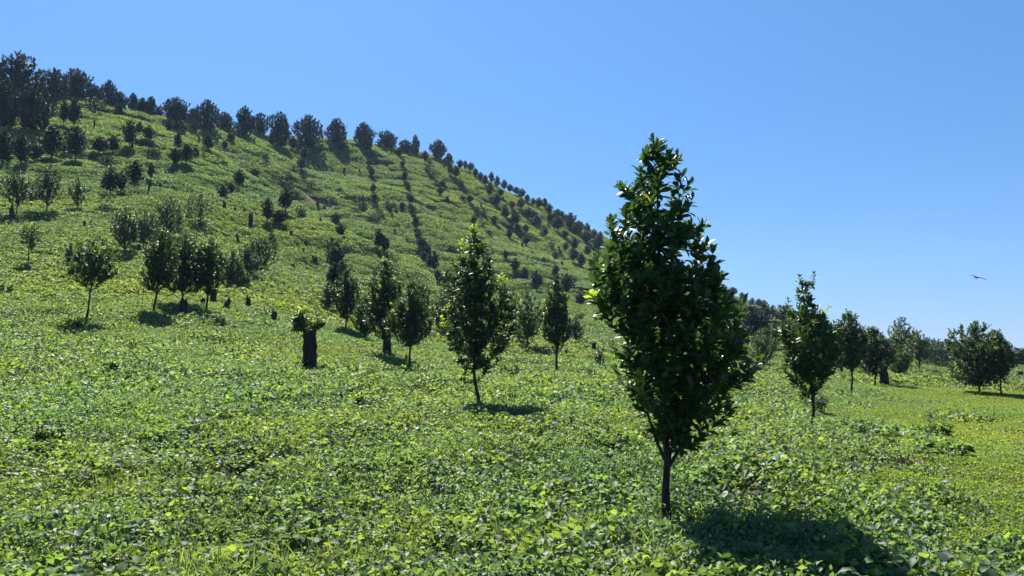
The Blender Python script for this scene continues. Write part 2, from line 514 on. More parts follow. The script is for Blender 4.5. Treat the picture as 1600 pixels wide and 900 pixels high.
def scatter(name, protos, pts_, rots, scl, idx, label):
    me = bpy.data.meshes.new(name)
    me.vertices.add(len(pts_))
    me.vertices.foreach_set("co", np.ascontiguousarray(pts_, dtype=np.float32).ravel())
    a = me.attributes.new('rot', 'FLOAT_VECTOR', 'POINT'); a.data.foreach_set("vector", np.ascontiguousarray(rots, dtype=np.float32).ravel())
    a = me.attributes.new('scl', 'FLOAT', 'POINT'); a.data.foreach_set("value", np.ascontiguousarray(scl, dtype=np.float32))
    a = me.attributes.new('idx', 'INT', 'POINT'); a.data.foreach_set("value", np.ascontiguousarray(idx, dtype=np.int32))
    me.update()
    o = link(bpy.data.objects.new(name, me))
    g = bpy.data.node_groups.new(name + '_nodes', 'GeometryNodeTree')
    g.interface.new_socket('Geometry', in_out='INPUT', socket_type='NodeSocketGeometry')
    g.interface.new_socket('Geometry', in_out='OUTPUT', socket_type='NodeSocketGeometry')
    gi = g.nodes.new('NodeGroupInput'); go = g.nodes.new('NodeGroupOutput')
    g2i = g.nodes.new('GeometryNodeGeometryToInstance')
    for p in reversed(protos):
        oi = g.nodes.new('GeometryNodeObjectInfo'); oi.inputs[0].default_value = p
        oi.inputs['As Instance'].default_value = True
        g.links.new(oi.outputs['Geometry'], g2i.inputs[0])
    iop = g.nodes.new('GeometryNodeInstanceOnPoints')
    iop.inputs['Pick Instance'].default_value = True
    def na(nm, typ):
        n = g.nodes.new('GeometryNodeInputNamedAttribute'); n.data_type = typ; n.inputs[0].default_value = nm
        return n.outputs[0]
    g.links.new(gi.outputs[0], iop.inputs['Points'])
    g.links.new(g2i.outputs[0], iop.inputs['Instance'])
    g.links.new(na('idx', 'INT'), iop.inputs['Instance Index'])
    g.links.new(na('rot', 'FLOAT_VECTOR'), iop.inputs['Rotation'])
    g.links.new(na('scl', 'FLOAT'), iop.inputs['Scale'])
    g.links.new(iop.outputs[0], go.inputs[0])
    md = o.modifiers.new('scatter', 'NODES'); md.node_group = g
    tag(o, label, 'ground cover', kind='stuff')
    return o

def cover_points(r0, r1, spacing, kmin, kmax, seed, thin=1.0):
    r = np.random.default_rng(seed)
    xs = np.arange(kmin * r1, kmax * r1, spacing); ys = np.arange(r0 * 0.75 - 1, r1 + 1, spacing)
    X, Y = np.meshgrid(xs, ys)
    X = (X + r.uniform(-.55, .55, X.shape) * spacing).ravel(); Y = (Y + r.uniform(-.55, .55, Y.shape) * spacing).ravel()
    R = np.hypot(X, Y)
    k = (Y > -3) & (R >= r0) & (R < r1) & (X > kmin * (Y + 5)) & (X < kmax * (Y + 5))
    X = X[k]; Y = Y[k]
    keep = bare(X, Y) < r.uniform(0.25, 0.9, len(X))
    X = X[keep]; Y = Y[keep]
    Z = Zt(X, Y)
    e = spacing
    nx = -(Zt(X + e, Y) - Zt(X - e, Y)) / (2 * e); ny = -(Zt(X, Y + e) - Zt(X, Y - e)) / (2 * e)
    # euler XYZ that tips the z axis onto the slope, random turn about z first
    tx = np.arctan2(-ny, 1.0); ty = np.arctan2(nx, np.sqrt(1 + ny ** 2))
    return X, Y, Z, tx, ty, r

def slope_rot(tx, ty, r):
    rz = r.uniform(-math.pi, math.pi, len(tx))
    out = np.empty((len(tx), 3))
    # compose Rz(random) then tilt, as XYZ euler (R = Rz Ry Rx): use matrices
    cx, sx, cy, sy = np.cos(tx), np.sin(tx), np.cos(ty), np.sin(ty)
    cz, sz = np.cos(rz), np.sin(rz)
    # tilt T = Rx(tx) @ Ry(ty)
    T = np.zeros((len(tx), 3, 3))
    T[:, 0, 0] = cy; T[:, 0, 2] = sy
    T[:, 1, 0] = sx * sy; T[:, 1, 1] = cx; T[:, 1, 2] = -sx * cy
    T[:, 2, 0] = -cx * sy; T[:, 2, 1] = sx; T[:, 2, 2] = cx * cy
    Rz = np.zeros_like(T); Rz[:, 0, 0] = cz; Rz[:, 0, 1] = -sz; Rz[:, 1, 0] = sz; Rz[:, 1, 1] = cz; Rz[:, 2, 2] = 1
    R = T @ Rz
    out[:, 1] = -np.arcsin(np.clip(R[:, 2, 0], -1, 1))
    out[:, 0] = np.arctan2(R[:, 2, 1], R[:, 2, 2])
    out[:, 2] = np.arctan2(R[:, 1, 0], R[:, 0, 0])
    return out

heart = heart_template()
def build_cover():
    ov = leaf_template(2, 0.27, .35, .25, .4)
    c = M['cover_near']
    near = [cover_patch('cover_patch', 0.36, 230, 0.041, c, heart, 0.14, 0.36, 1),
            cover_patch('cover_patch', 0.36, 250, 0.038, c, heart, 0.18, 0.30, 2),
            cover_patch('cover_patch', 0.36, 150, 0.056, c, heart, 0.17, 0.45, 3),
            cover_patch('cover_patch', 0.36, 300, 0.031, c, heart, 0.10, 0.30, 4),
            cover_patch('cover_patch', 0.36, 190, 0.045, c, ov, 0.14, 0.2, 5, 20, 0.13),
            cover_patch('cover_patch', 0.34, 150, 0.040, c, ov, 0.09, 0.25, 6, 70, 0.17),
            cover_patch('cover_patch', 0.34, 130, 0.050, c, ov, 0.24, 0.15, 7, 6, 0.2),
            cover_patch('cover_patch', 0.36, 850, 0.020, M['cover_lawn'], heart, 0.055, 0.42, 8, 90, 0.07)]
    X, Y, Z, tx, ty, r = cover_points(3.0, 17.5, 0.29, -1.0, 1.0, 41)
    gr = vnoise(X / 0.8, Y / 0.8, 77) + 0.5 * np.exp(-(np.hypot(X - 0.9, Y - 7.3) / 1.1) ** 2)
    big = vnoise(X / 0.9 + 30, Y / 0.9, 78)
    u = r.uniform(0, 1, len(X)); w = r.uniform(0, 1, len(X))
    idx = np.where(u < .33, 0, np.where(u < .62, 1, np.where(u < .86, 3, 4)))
    idx = np.where((big > 0.08) & (w < .6), 2, idx)
    idx = np.where((gr > 0.12) & (w > .45), 4, idx)
    idx = np.where((gr > 0.20) & (w > .62), 5, idx)
    idx = np.where((big < -0.05) & (w > .82), 6, idx)
    lawn = np.clip((X / (Y + 1) - 0.34) * 8 + 1.0 * vnoise(X / 1.5, Y / 1.5, 91), 0, 1) * np.clip((Y - 4.5) / 3, 0, 1)
    idx = np.where(r.uniform(0, 1, len(X)) < lawn * 0.97, 7, idx)
    scatter('ground_cover', near, np.stack([X, Y, Z - 0.01], 1), slope_rot(tx, ty, r), r.uniform(0.75, 1.35, len(X)), idx,
            'low leafy creeper carpeting the foreground of the slope')
    mid = [cover_patch('cover_patch', 0.9, 640, 0.055, c, heart, 0.15, 0.38, 11),
           cover_patch('cover_patch', 0.9, 700, 0.050, c, heart, 0.18, 0.30, 12),
           cover_patch('cover_patch', 0.9, 520, 0.070, c, heart, 0.22, 0.40, 13),
           cover_patch('cover_patch', 0.9, 560, 0.060, c, ov, 0.18, 0.2, 14, 140, 0.2),
           cover_patch('cover_patch', 0.9, 2200, 0.029, M['cover_lawn'], heart, 0.075, 0.45, 15, 200, 0.10)]
    X, Y, Z, tx, ty, r = cover_points(16.8, 47, 0.74, -0.95, 0.95, 42)
    lawn = np.clip((X / (Y + 1) - 0.33) * 7 + 1.2 * vnoise(X / 2.5, Y / 2.5, 91), 0, 1)
    idx = np.where(r.uniform(0, 1, len(X)) < lawn * 0.97, 4, r.integers(0, 4, len(X)))
    scatter('ground_cover', mid, np.stack([X, Y, Z - 0.02], 1), slope_rot(tx, ty, r), r.uniform(0.75, 1.35, len(X)), idx,
            'leafy creeper spread over the field between the nearer trees')
    c = M['cover_far']
    far = [cover_patch('cover_patch', 2.1, 1400, 0.115, c, heart, 0.26, 0.3, 21),
           cover_patch('cover_patch', 2.1, 1500, 0.105, c, heart, 0.36, 0.25, 22),
           cover_patch('cover_patch', 2.1, 1200, 0.13, c, heart, 0.46, 0.3, 23)]
    X, Y, Z, tx, ty, r = cover_points(46, 135, 1.75, -0.9, 0.9, 43)
    scatter('ground_cover', far, np.stack([X, Y, Z - 0.05], 1), slope_rot(tx, ty, r), r.uniform(0.75, 1.3, len(X)), r.integers(0, 3, len(X)),
            'green creeper and weeds on the lower hillside')
    vfar = [cover_patch('cover_patch', 3.0, 1700, 0.17, c, heart, 0.34, 0.30, 31),
            cover_patch('cover_patch', 3.0, 1800, 0.155, c, heart, 0.42, 0.28, 32),
            cover_patch('cover_patch', 3.0, 1400, 0.20, c, heart, 0.50, 0.30, 33)]
    X, Y, Z, tx, ty, r = cover_points(133, 430, 2.6, -0.9, 0.85, 44)
    scatter('ground_cover', vfar, np.stack([X, Y, Z - 0.1], 1), slope_rot(tx, ty, r), r.uniform(0.75, 1.3, len(X)), r.integers(0, 3, len(X)),
            'green creeper and weeds on the high far face of the hill')
build_cover()

# ------------------------------------------------------------------ trees
def tubes(chains, sides=6):
    """chains: list of (points (n,3), radii (n)) -> V, F"""
    Vs, Fs, off = [], [], 0
    for pts_, rad in chains:
        pts_ = np.asarray(pts_, float); n = len(pts_)
        tg = np.gradient(pts_, axis=0); tg /= (np.linalg.norm(tg, axis=1, keepdims=True) + 1e-9)
        ref = np.tile(np.array([1.0, 0.13, 0.05]), (n, 1))
        a = np.cross(tg, ref); a /= (np.linalg.norm(a, axis=1, keepdims=True) + 1e-9)
        b = np.cross(tg, a)
        th = np.arange(sides) / sides * 2 * math.pi
        ring = pts_[:, None] + np.asarray(rad)[:, None, None] * (np.cos(th)[None, :, None] * a[:, None] + np.sin(th)[None, :, None] * b[:, None])
        Vs.append(ring.reshape(-1, 3))
        i = np.arange(n - 1)[:, None] * sides + np.arange(sides)[None]
        j = np.arange(n - 1)[:, None] * sides + (np.arange(sides)[None] + 1) % sides
        Fs.append(np.stack([i.ravel(), j.ravel(), j.ravel() + sides, i.ravel() + sides], 1) + off)
        off += n * sides
    return np.concatenate(Vs), np.concatenate(Fs)

def interp_prof(prof, t):
    return np.interp(t, [p[0] for p in prof], [p[1] for p in prof])

PROF_ORCH = [(0.0, .12), (.12, .45), (.3, .9), (.42, 1.0), (.6, .86), (.75, .7), (.86, .5), (.95, .25), (1, .1)]
PROF_OVAL = [(0, .35), (.2, .8), (.45, 1), (.7, .9), (.88, .6), (1, .2)]
PROF_ROUND = [(0, .55), (.15, .85), (.4, 1), (.65, .95), (.85, .7), (.95, .45), (1, .2)]
PROF_SPARSE = [(0, .2), (.3, .8), (.6, 1), (.85, .7), (1, .25)]
PROF_COL = [(0, .4), (.2, .8), (.5, 1), (.75, .8), (.92, .5), (1, .2)]

DENS = 2.6
def make_tree(name, H, W, seed, ntips=150, prof=PROF_ORCH, t0=0.18, leaf=0.14, lw=0.17, shoots=0.42, step=0.075, per=3,
              tmpl=None, young=0.03, mat='orchard_leaf', lean=(0, 0), trunk_r=None, sides=6, inner=0.35, forks=0, lump=0.35, yclump=None, parts=True, jitter=0.12, extra=(), topthin=0.5, forks_=(), shift=None):
    """a tree grown from the base up: leader, limbs that fork towards the tips, leaves in whorls along the shoots"""
    r = np.random.default_rng(seed)
    ntips = int(ntips * DENS)
    ch = H * (1 - t0)
    if trunk_r is None: trunk_r = 0.011 * H + 0.006
    lean = np.array([lean[0], lean[1], 0.0])
    # leader
    nl = 14
    ts = np.linspace(0, 1, nl)
    wob = np.cumsum(r.normal(size=(nl, 2)), 0) * 0.012 * H * 0.5
    wob -= wob[0]
    lead = np.stack([wob[:, 0], wob[:, 1], ts * H * 0.93], 1) + lean[None] * (ts[:, None]) * H
    lrad = trunk_r * (1 - ts * 0.92) + 0.004
    lrad[0] *= 1.6; lrad[1] *= 1.08
    nodes = [p for p in lead]; nrad = list(lrad); first = [k for k in range(nl)]
    chains_trunk = [(lead, lrad)]
    limbs = []
    # tips through the crown's volume
    ph = r.uniform(0, 6.28, 6)
    t = r.uniform(0, 1, ntips * 3)
    pr = interp_prof(prof, t)
    acc = r.uniform(0, 1, len(t)) < (pr ** 1.3 + 0.12) * np.where(t > 0.72, topthin, 1.0) * np.where(t < 0.15, 0.5, 1.0)
    t = t[acc][:ntips]; pr = pr[acc][:ntips]
    n = len(t)
    az = r.uniform(0, 2 * math.pi, n)
    lobes = 1 + lump * (0.5 * np.sin(2 * az + ph[0] + 5 * t) + 0.35 * np.sin(3 * az + ph[1] - 8 * t) + 0.4 * np.sin(9 * t + ph[2] + az))
    rad = W / 2 * pr * lobes * np.where(r.uniform(0, 1, n) < inner, r.uniform(0.1, 0.8, n), 0.78 + 0.34 * r.uniform(0, 1, n) ** 1.5)
    z = H * t0 + t * ch
    tips = np.stack([rad * np.cos(az), rad * np.sin(az), z + r.normal(size=n) * 0.02 * H], 1) + lean[None] * (z / 1.0)[:, None]
    if shift: tips[:, 0] += interp_prof(shift, t)
    tips[0] = lead[-1] + np.array([0.0, 0, 0.07 * H])
    if len(extra): tips = np.concatenate([tips, np.array(extra, float)]); n = len(tips)
    order = np.argsort(np.hypot(tips[:, 0], tips[:, 1]) + 0.3 * tips[:, 2])
    nodesA = np.array(nodes); radA = np.array(nrad)
    for (z0, e) in forks_:                 # main forks low on the stem
        A = np.array([np.interp(z0, lead[:, 2], lead[:, 0]), np.interp(z0, lead[:, 2], lead[:, 1]), z0]); T = np.array(e, float)
        u = np.linspace(0, 1, 8)[:, None]
        ctrl = A + (T - A) * 0.5 + np.array([(T - A)[0] * 0.18, (T - A)[1] * 0.18, -0.06])
        pts_ = (1 - u) ** 2 * A + 2 * u * (1 - u) * ctrl + u ** 2 * T
        rr = np.linspace(trunk_r * 0.62, trunk_r * 0.22, 8)
        limbs.append((pts_, rr)); nodesA = np.concatenate([nodesA, pts_[2:]]); radA = np.concatenate([radA, rr[2:]])
    shoots_l = []
    for k in order:
        T = tips[k]
        dv = T - nodesA
        hor = np.hypot(dv[:, 0], dv[:, 1]); ver = dv[:, 2]
        dist = np.sqrt((dv ** 2).sum(1))
        pen = dist + 1.2 * np.maximum(0, hor * 0.9 - ver) + np.where(nodesA[:, 2] < H * t0 * 0.7, 5.0, 0)
        j = int(np.argmin(pen))
        A = nodesA[j]
        L = dist[j]
        m = 5
        u = np.linspace(0, 1, m)[:, None]
        ctrl = A + (T - A) * 0.5 + np.array([(T - A)[0] * 0.22, (T - A)[1] * 0.22, -0.10 * L])
        pts_ = (1 - u) ** 2 * A + 2 * u * (1 - u) * ctrl + u ** 2 * T
        r0 = min(radA[j] * 0.62, 0.006 + 0.017 * L * (H / 4))
        rr = np.linspace(max(r0, 0.004), 0.0028, m)
        limbs.append((pts_, rr))
        nodesA = np.concatenate([nodesA, pts_[1:4]]); radA = np.concatenate([radA, rr[1:4]])
        shoots_l.append((pts_, L))
    # leaves
    P_, D_, Nn_, S_, Yg = [], [], [], [], []
    yph = r.uniform(0, 1, n)
    for q, (pts_, L) in enumerate(shoots_l):
        ln = min(shoots * r.uniform(0.7, 1.25) * (1.7 if pts_[-1][2] > H * 0.8 else 1.0), max(L, shoots * 0.5))
        dirT = pts_[-1] - pts_[-2]; dirT /= np.linalg.norm(dirT) + 1e-9
        seg = np.linalg.norm(np.diff(pts_, axis=0), axis=1); cum = np.concatenate([[0], np.cumsum(seg)])
        tot = cum[-1]
        ds = np.arange(max(tot - ln, 0), tot + 1e-6, step)
        if len(ds) < 2: ds = np.array([tot * 0.6, tot])
        c = np.stack([np.interp(ds, cum, pts_[:, i]) for i in range(3)], 1)
        k = len(ds)
        yg = 0.0
        if yclump is None:
            yg = 1.0 if yph[q] < young else 0.0
        else:
            for (cy, cr) in yclump:
                if np.linalg.norm(pts_[-1] - np.array(cy)) < cr: yg = 1.0
        c = np.repeat(c, per, 0)
        frac = np.repeat(np.linspace(0, 1, k), per)
        a0 = np.repeat(np.arange(k) * 0.9 + r.uniform(0, 6), per) + np.tile(np.arange(per) / per * 2 * math.pi, k) + r.normal(size=k * per) * 0.3
        side = np.cross(dirT, np.array([0.3, 0.2, 1.0])); side /= np.linalg.norm(side) + 1e-9
        up2 = np.cross(side, dirT)
        out = np.cos(a0)[:, None] * side + np.sin(a0)[:, None] * up2
        open_ = 1.15 - 0.65 * frac + r.normal(size=len(frac)) * 0.18
        d = np.cos(open_)[:, None] * dirT + np.sin(open_)[:, None] * out + np.array([0, 0, 0.12])
        nr_ = dirT[None] - (dirT[None] * d).sum(1, keepdims=True) * d + r.normal(size=d.shape) * 0.35
        P_.append(c + r.normal(size=c.shape) * jitter * leaf * 0.3); D_.append(d); Nn_.append(nr_)
        S_.append(leaf * r.uniform(0.7, 1.2, len(frac)) * (1 - 0.25 * frac))
        Yg.append(np.clip(np.full(len(frac), yg) * (0.35 + 0.9 * frac) + (r.uniform(0, 1, len(frac)) < 0.0012), 0, 1))
    P_ = np.concatenate(P_); D_ = np.concatenate(D_); Nn_ = np.concatenate(Nn_); S_ = np.concatenate(S_); Yg = np.concatenate(Yg)
    if tmpl is None: tmpl = leaf_template(3, lw, .35, .22)
    V, Fq = batch(tmpl, P_, D_, Nn_, S_)
    root = link(bpy.data.objects.new(name, None))
    root.empty_display_size = 0.3
    me = mesh_np('crown', V, [Fq], {'young': np.repeat(Yg, len(tmpl[0]))})
    me.materials.append(M[mat])
    link(bpy.data.objects.new('crown', me), root)
    lead[0][2] -= 0.25 * min(1, H / 4)
    Vt, Ft = tubes(chains_trunk, 10 if parts else 6)
    Vb, Fb = tubes(limbs, 5 if parts else 3)
    me = mesh_np('trunk', np.concatenate([Vt, Vb]), [Ft, Fb + len(Vt)], smooth=True); me.materials.append(M['bark' if parts else 'far_bark'])
    link(bpy.data.objects.new('trunk', me), root)
    root['H'] = H; root['W'] = W
    return root

def copy_tree(src, loc, sx, sz, rz):
    o = src.copy(); C.objects.link(o)
    for k in ('label', 'category', 'group'):
        if k in o: del o[k]
    for ch in src.children:
        c = ch.copy(); C.objects.link(c); c.parent = o
    o.location = loc; o.scale = (sx, sx, sz); o.rotation_euler = (0, 0, rz)
    return o

def ridge_at(px):
    a, _ = ray(px, 0)
    ys = np.exp(np.linspace(math.log(60), math.log(420), 500))
    z = Zt(a * ys, ys)
    k = int(np.argmax((z - CAM_Z) / ys))
    return a * ys[k], ys[k] - 1.0

def spot(px, py, Y=None):
    if Y is not None:
        x = ray(px, py)[0] * Y; y = Y
    else:
        h = hit(px, py)
        if h is None or h[1] > ridge_at(px)[1] + 12: h = ridge_at(px)
        x, y = h
    return x, y, ground_z(x, y)

def size_at(x, y, z, top, w):
    H = CAM_Z + ray(0, top)[1] * y - z
    return H, w / F * math.hypot(y, 0) * 1.0

# ------------------------------------------------------------------ orchard trees of the near field, one by one
ORD = ['first', 'second', 'third', 'fourth', 'fifth', 'sixth', 'seventh', 'eighth', 'ninth', 'tenth', 'eleventh', 'twelfth', 'thirteenth',
       'fourteenth', 'fifteenth', 'sixteenth', 'seventeenth', 'eighteenth', 'nineteenth', 'twentieth']

def named_tree(px, py, top, w, label, seed, Y=None, group='orchard trees standing in the near field', cat='tree', dx=0.0, **kw):
    x, y, z = spot(px, py, Y)
    H, W = size_at(x, y, z, top, w)
    if y > 25:
        W *= 1.12; kw['ntips'] = int(kw['ntips'] * 1.5); kw.setdefault('mat', 'field_leaf')
    o = make_tree('orchard_tree', H, W, seed, **kw)
    o.location = (x, y, z)
    tag(o, label, cat, group)
    return o

HERO2 = [(0, .35), (.08, .6), (.2, .9), (.35, 1.0), (.5, .92), (.62, .7), (.72, .48), (.85, .38), (.95, .3), (1, .15)]
HERO = [(0, .22), (.11, .70), (.236, .98), (.36, .92), (.5, 1.0), (.66, .78), (.82, .58), (.95, .30), (1, .08)]
named_tree(1042, 812, 222, 184, 'tall dark leafy tree nearest the camera, its top against the sky', 5, ntips=265, prof=HERO, t0=0.19, topthin=0.5,
           forks_=[(.50, (.34, -.05, 1.25)), (.46, (.16, .1, 1.35)), (.56, (-.22, .05, 1.3)), (.62, (-.06, -.15, 1.4)), (.78, (.45, .1, 1.6))], leaf=0.142, lw=0.2,
           tmpl=leaf_template(4, 0.205, .32, .25, .68), shoots=0.5, step=0.07, per=4, lump=0.2, inner=0.45, lean=(-0.008, 0),
           shift=[(0, .1), (.11, .20), (.236, .26), (.36, .16), (.5, -.03), (.66, -.05), (.82, -.03), (1, 0)], trunk_r=0.036,
           yclump=[((-0.76, -0.1, 2.30), 0.10), ((0.40, -0.3, 2.86), 0.10), ((-0.34, -0.5, 1.47), 0.11)],
           extra=[(-.30, 0, 3.35), (-.26, .1, 3.2), (.22, 0, 3.55), (.2, .1, 3.75), (-.12, 0, 3.72), (.46, 0, 3.05), (.5, .1, 2.85), (-.5, 0, 2.95), (-.72, 0, 2.45), (-.66, .2, 2.05), (-.6, -.3, 2.6), (.74, 0, 1.9), (.78, .2, 1.75), (-.76, -.1, 2.32), (-.70, -.2, 2.18), (.96, -.1, 1.64), (.88, 0, 1.54), (.84, .1, 1.72), (-.5, 0, 1.5), (-.52, .1, 1.75), (.80, -.15, 1.42), (.72, .1, 1.35), (.70, -.1, 1.7), (.66, -.1, 1.15), (.6, .1, 1.5), (-.34, -.5, 1.47)])
named_tree(750, 640, 352, 118, 'second largest orchard tree, slender trunk, yellow young leaves at its top', 8, ntips=330, mat='field_leaf', prof=HERO2, t0=0.2, leaf=0.125, lw=0.19,
           shoots=0.42, step=0.07, per=4, lump=0.3, inner=0.5, lean=(-0.03, 0), trunk_r=0.035,
           yclump=[((-.2, 0, 4.1), 0.2), ((-0.44, 0, 3.7), 0.16), ((0.55, -0.1, 2.9), 0.22), ((-0.75, 0, 2.2), 0.2)],
           extra=[(.85, 0, .85), (.78, .1, .75), (.8, -.1, 1.0), (-.22, 0, 4.1), (.55, -.1, 2.9), (-.75, 0, 2.2)])
named_tree(1270, 675, 442, 88, 'upright tree right of the nearest tree with two spiky tops', 12, ntips=310, t0=0.24, leaf=0.115, lw=0.2, shoots=0.4,
           step=0.065, per=4, prof=[(0, .15), (.1, .45), (.25, .8), (.42, 1), (.6, .98), (.70, .66), (.8, .38), (1, .2)], lump=0.3, trunk_r=0.03, lean=(-0.02, 0), topthin=0.35,
           extra=[(-.16, 0, 3.25), (-.14, .05, 3.1), (.14, 0, 3.3), (.16, .05, 3.12), (-.42, 0, 2.75), (-.4, .1, 2.6), (.42, 0, 2.55)])
kw = dict(leaf=0.155, lw=0.21, shoots=0.45, step=0.07, per=4, tmpl=leaf_template(2, 0.21, .3, .2), inner=0.55, lump=0.3)
named_tree(1330, 620, 487, 46, 'thin straight trunk with narrow oval crown right of the two-topped tree', 13, ntips=150, t0=0.32, prof=PROF_OVAL, **kw)
named_tree(1315, 592, 520, 34, 'small tree half hidden behind the straight thin-trunked tree', 14, ntips=90, t0=0.2, prof=PROF_OVAL, **kw)
named_tree(1193, 580, 512, 38, 'pale feathery bush tree on thin stems between the nearest tree and the two-topped one', 15, ntips=110, t0=0.2, prof=PROF_OVAL, mat='light_leaf', **kw)
named_tree(1367, 604, 512, 50, 'dark tree with sagging crown leaning over the thick stump at right', 16, ntips=170, t0=0.22, prof=PROF_OVAL, **kw)
named_tree(1352, 576, 508, 32, 'small tree behind the tree that leans over the thick stump', 17, ntips=90, t0=0.2, prof=PROF_OVAL, **kw)
named_tree(1408, 598, 540, 34, 'short pale green tree just right of the thick stump', 18, ntips=100, t0=0.2, prof=PROF_OVAL, mat='light_leaf', **kw)
named_tree(1412, 584, 496, 40, 'tall spiky crown rising behind the short pale tree', 19, ntips=150, t0=0.25, prof=PROF_SPARSE, **kw)
named_tree(1437, 588, 517, 32, 'dark tree with a bare straight trunk right of the tall spiky crown', 20, ntips=120, t0=0.3, prof=PROF_OVAL, **kw)
named_tree(1464, 580, 528, 38, 'squat dark tree with foliage down to the grass, left of the broad right-hand tree', 21, ntips=140, t0=0.06, prof=PROF_ROUND, **kw)
named_tree(1496, 580, 535, 26, 'small dark tree touching the left side of the broad right-hand tree', 22, ntips=80, t0=0.22, prof=PROF_OVAL, **kw)
named_tree(1530, 615, 504, 78, 'broad bushy tree near the right edge with bright yellow-green leaves', 23, ntips=260, t0=0.12, prof=PROF_ROUND, young=0.07, **kw)
named_tree(1566, 620, 517, 42, 'tree on a leaning bare trunk against the broad bushy tree at the right edge', 24, ntips=130, t0=0.32, prof=PROF_OVAL, lean=(-0.06, 0), young=0.05, **kw)
named_tree(870, 582, 432, 44, 'narrow dark tree on a straight stem between the two largest trees', 25, ntips=190, t0=0.2, prof=PROF_ORCH, **kw)
named_tree(823, 550, 452, 46, 'loose paler tree just behind and right of the second largest tree', 26, ntips=150, t0=0.12, prof=PROF_OVAL, mat='light_leaf', **kw)
named_tree(899, 538, 494, 24, 'low dark bush tree right of the narrow straight-stemmed tree', 27, ntips=80, t0=0.05, prof=PROF_OVAL, **kw)
named_tree(640, 583, 443, 60, 'yellow-green tipped tree on a thin stem left of the second largest tree', 28, ntips=190, t0=0.27, prof=PROF_ORCH, young=0.10, **kw)
named_tree(600, 555, 408, 54, 'tall dense tree standing before a thick broken stump', 29, ntips=220, t0=0.2, prof=PROF_OVAL, **kw)
named_tree(570, 533, 462, 34, 'small pale bushy tree left of the tall dense tree', 30, ntips=110, t0=0.15, prof=PROF_OVAL, mat='light_leaf', **kw)
named_tree(540, 517, 422, 36, 'narrow dark tree left of the small pale bushy tree', 31, ntips=150, t0=0.2, prof=PROF_OVAL, **kw)
named_tree(513, 483, 440, 20, 'low dark bush tree at the left foot of the narrow dark tree', 32, ntips=70, t0=0.04, prof=PROF_COL, **kw)
named_tree(655, 520, 438, 34, 'tree half hidden behind the yellow-green tipped tree', 33, ntips=110, t0=0.2, prof=PROF_OVAL, **kw)
named_tree(693, 525, 450, 36, 'soft green tree between the yellow-green tipped tree and the second largest one', 34, ntips=120, t0=0.12, prof=PROF_OVAL, mat='light_leaf', **kw)
named_tree(133, 503, 372, 66, 'airy bright-leaved tree alone on a slanting forked stem at left', 35, ntips=120, t0=0.44, prof=[(0, .45), (.3, .95), (.6, 1), (.85, .8), (1, .3)], mat='light_leaf', young=0.05, lean=(0.09, 0), **kw)
named_tree(240, 487, 360, 48, 'dark tree on a slanting bare stem at the left of the dense field clump', 36, ntips=170, t0=0.24, prof=PROF_OVAL, lean=(0.09, 0), **kw)
named_tree(284, 478, 365, 62, 'broad dark tree with bright top in the middle of the dense field clump', 37, ntips=230, t0=0.2, prof=PROF_ROUND, lean=(0.05, 0), young=0.04, **kw)
named_tree(322, 484, 374, 44, 'dark tree at the right of the dense field clump beside two stumps', 38, ntips=150, t0=0.25, prof=PROF_OVAL, lean=(0.04, 0), **kw)
named_tree(361, 458, 392, 36, 'soft pale tree right of the dense field clump above the leaning stump', 39, ntips=120, t0=0.2, prof=PROF_ROUND, mat='light_leaf', **kw)
named_tree(376, 452, 420, 30, 'small dark tree low between the pale tree and the tangled crowns behind it', 40, ntips=80, t0=0.2, prof=PROF_OVAL, **kw)
named_tree(194, 400, 326, 40, 'dark tree at the left of the pair standing behind the dense field clump', 41, ntips=150, t0=0.2, prof=PROF_OVAL, **kw)
named_tree(224, 392, 328, 46, 'broad dark tree at the right of the pair behind the dense field clump', 42, ntips=170, t0=0.22, prof=PROF_ROUND, **kw)
named_tree(262, 372, 306, 44, 'wide dark tree on the slope above the dense field clump', 43, ntips=170, t0=0.1, prof=PROF_ROUND, **kw)
named_tree(312, 353, 294, 38, 'thin loose tree with gaps in its crown, up the slope from the clump', 44, ntips=80, t0=0.15, prof=PROF_SPARSE, mat='light_leaf', **kw)
named_tree(405, 422, 368, 44, 'wide grey-green tree at the top of the tangled crowns right of the clump', 45, ntips=170, t0=0.1, prof=PROF_ROUND, **kw)
named_tree(386, 436, 384, 34, 'dark tree in the middle of the tangled crowns right of the clump', 46, ntips=130, t0=0.12, prof=PROF_ROUND, **kw)
named_tree(46, 418, 348, 28, 'very thin sparse young tree on a bare stem near the left edge', 47, ntips=34, t0=0.4, prof=PROF_SPARSE, mat='light_leaf', **kw)
named_tree(108, 416, 378, 14, 'tiny sparse sapling between the two thin-stemmed trees at left', 48, ntips=24, t0=0.15, prof=PROF_OVAL, mat='light_leaf', **kw)
named_tree(73, 333, 256, 38, 'egg-shaped dark tree on a short stem, left slope', 49, ntips=170, t0=0.18, prof=PROF_ORCH, **kw)
named_tree(25, 338, 266, 44, 'dark tree over a leaning broken trunk at the left edge', 50, ntips=160, t0=0.28, prof=PROF_OVAL, **kw)
named_tree(49, 318, 288, 28, 'small round crown touching the tree over the leaning broken trunk', 51, ntips=90, t0=0.15, prof=PROF_ROUND, **kw)
named_tree(120, 330, 278, 22, 'narrow loose tree right of the egg-shaped dark tree on the left slope', 52, ntips=80, t0=0.2, prof=PROF_OVAL, **kw)

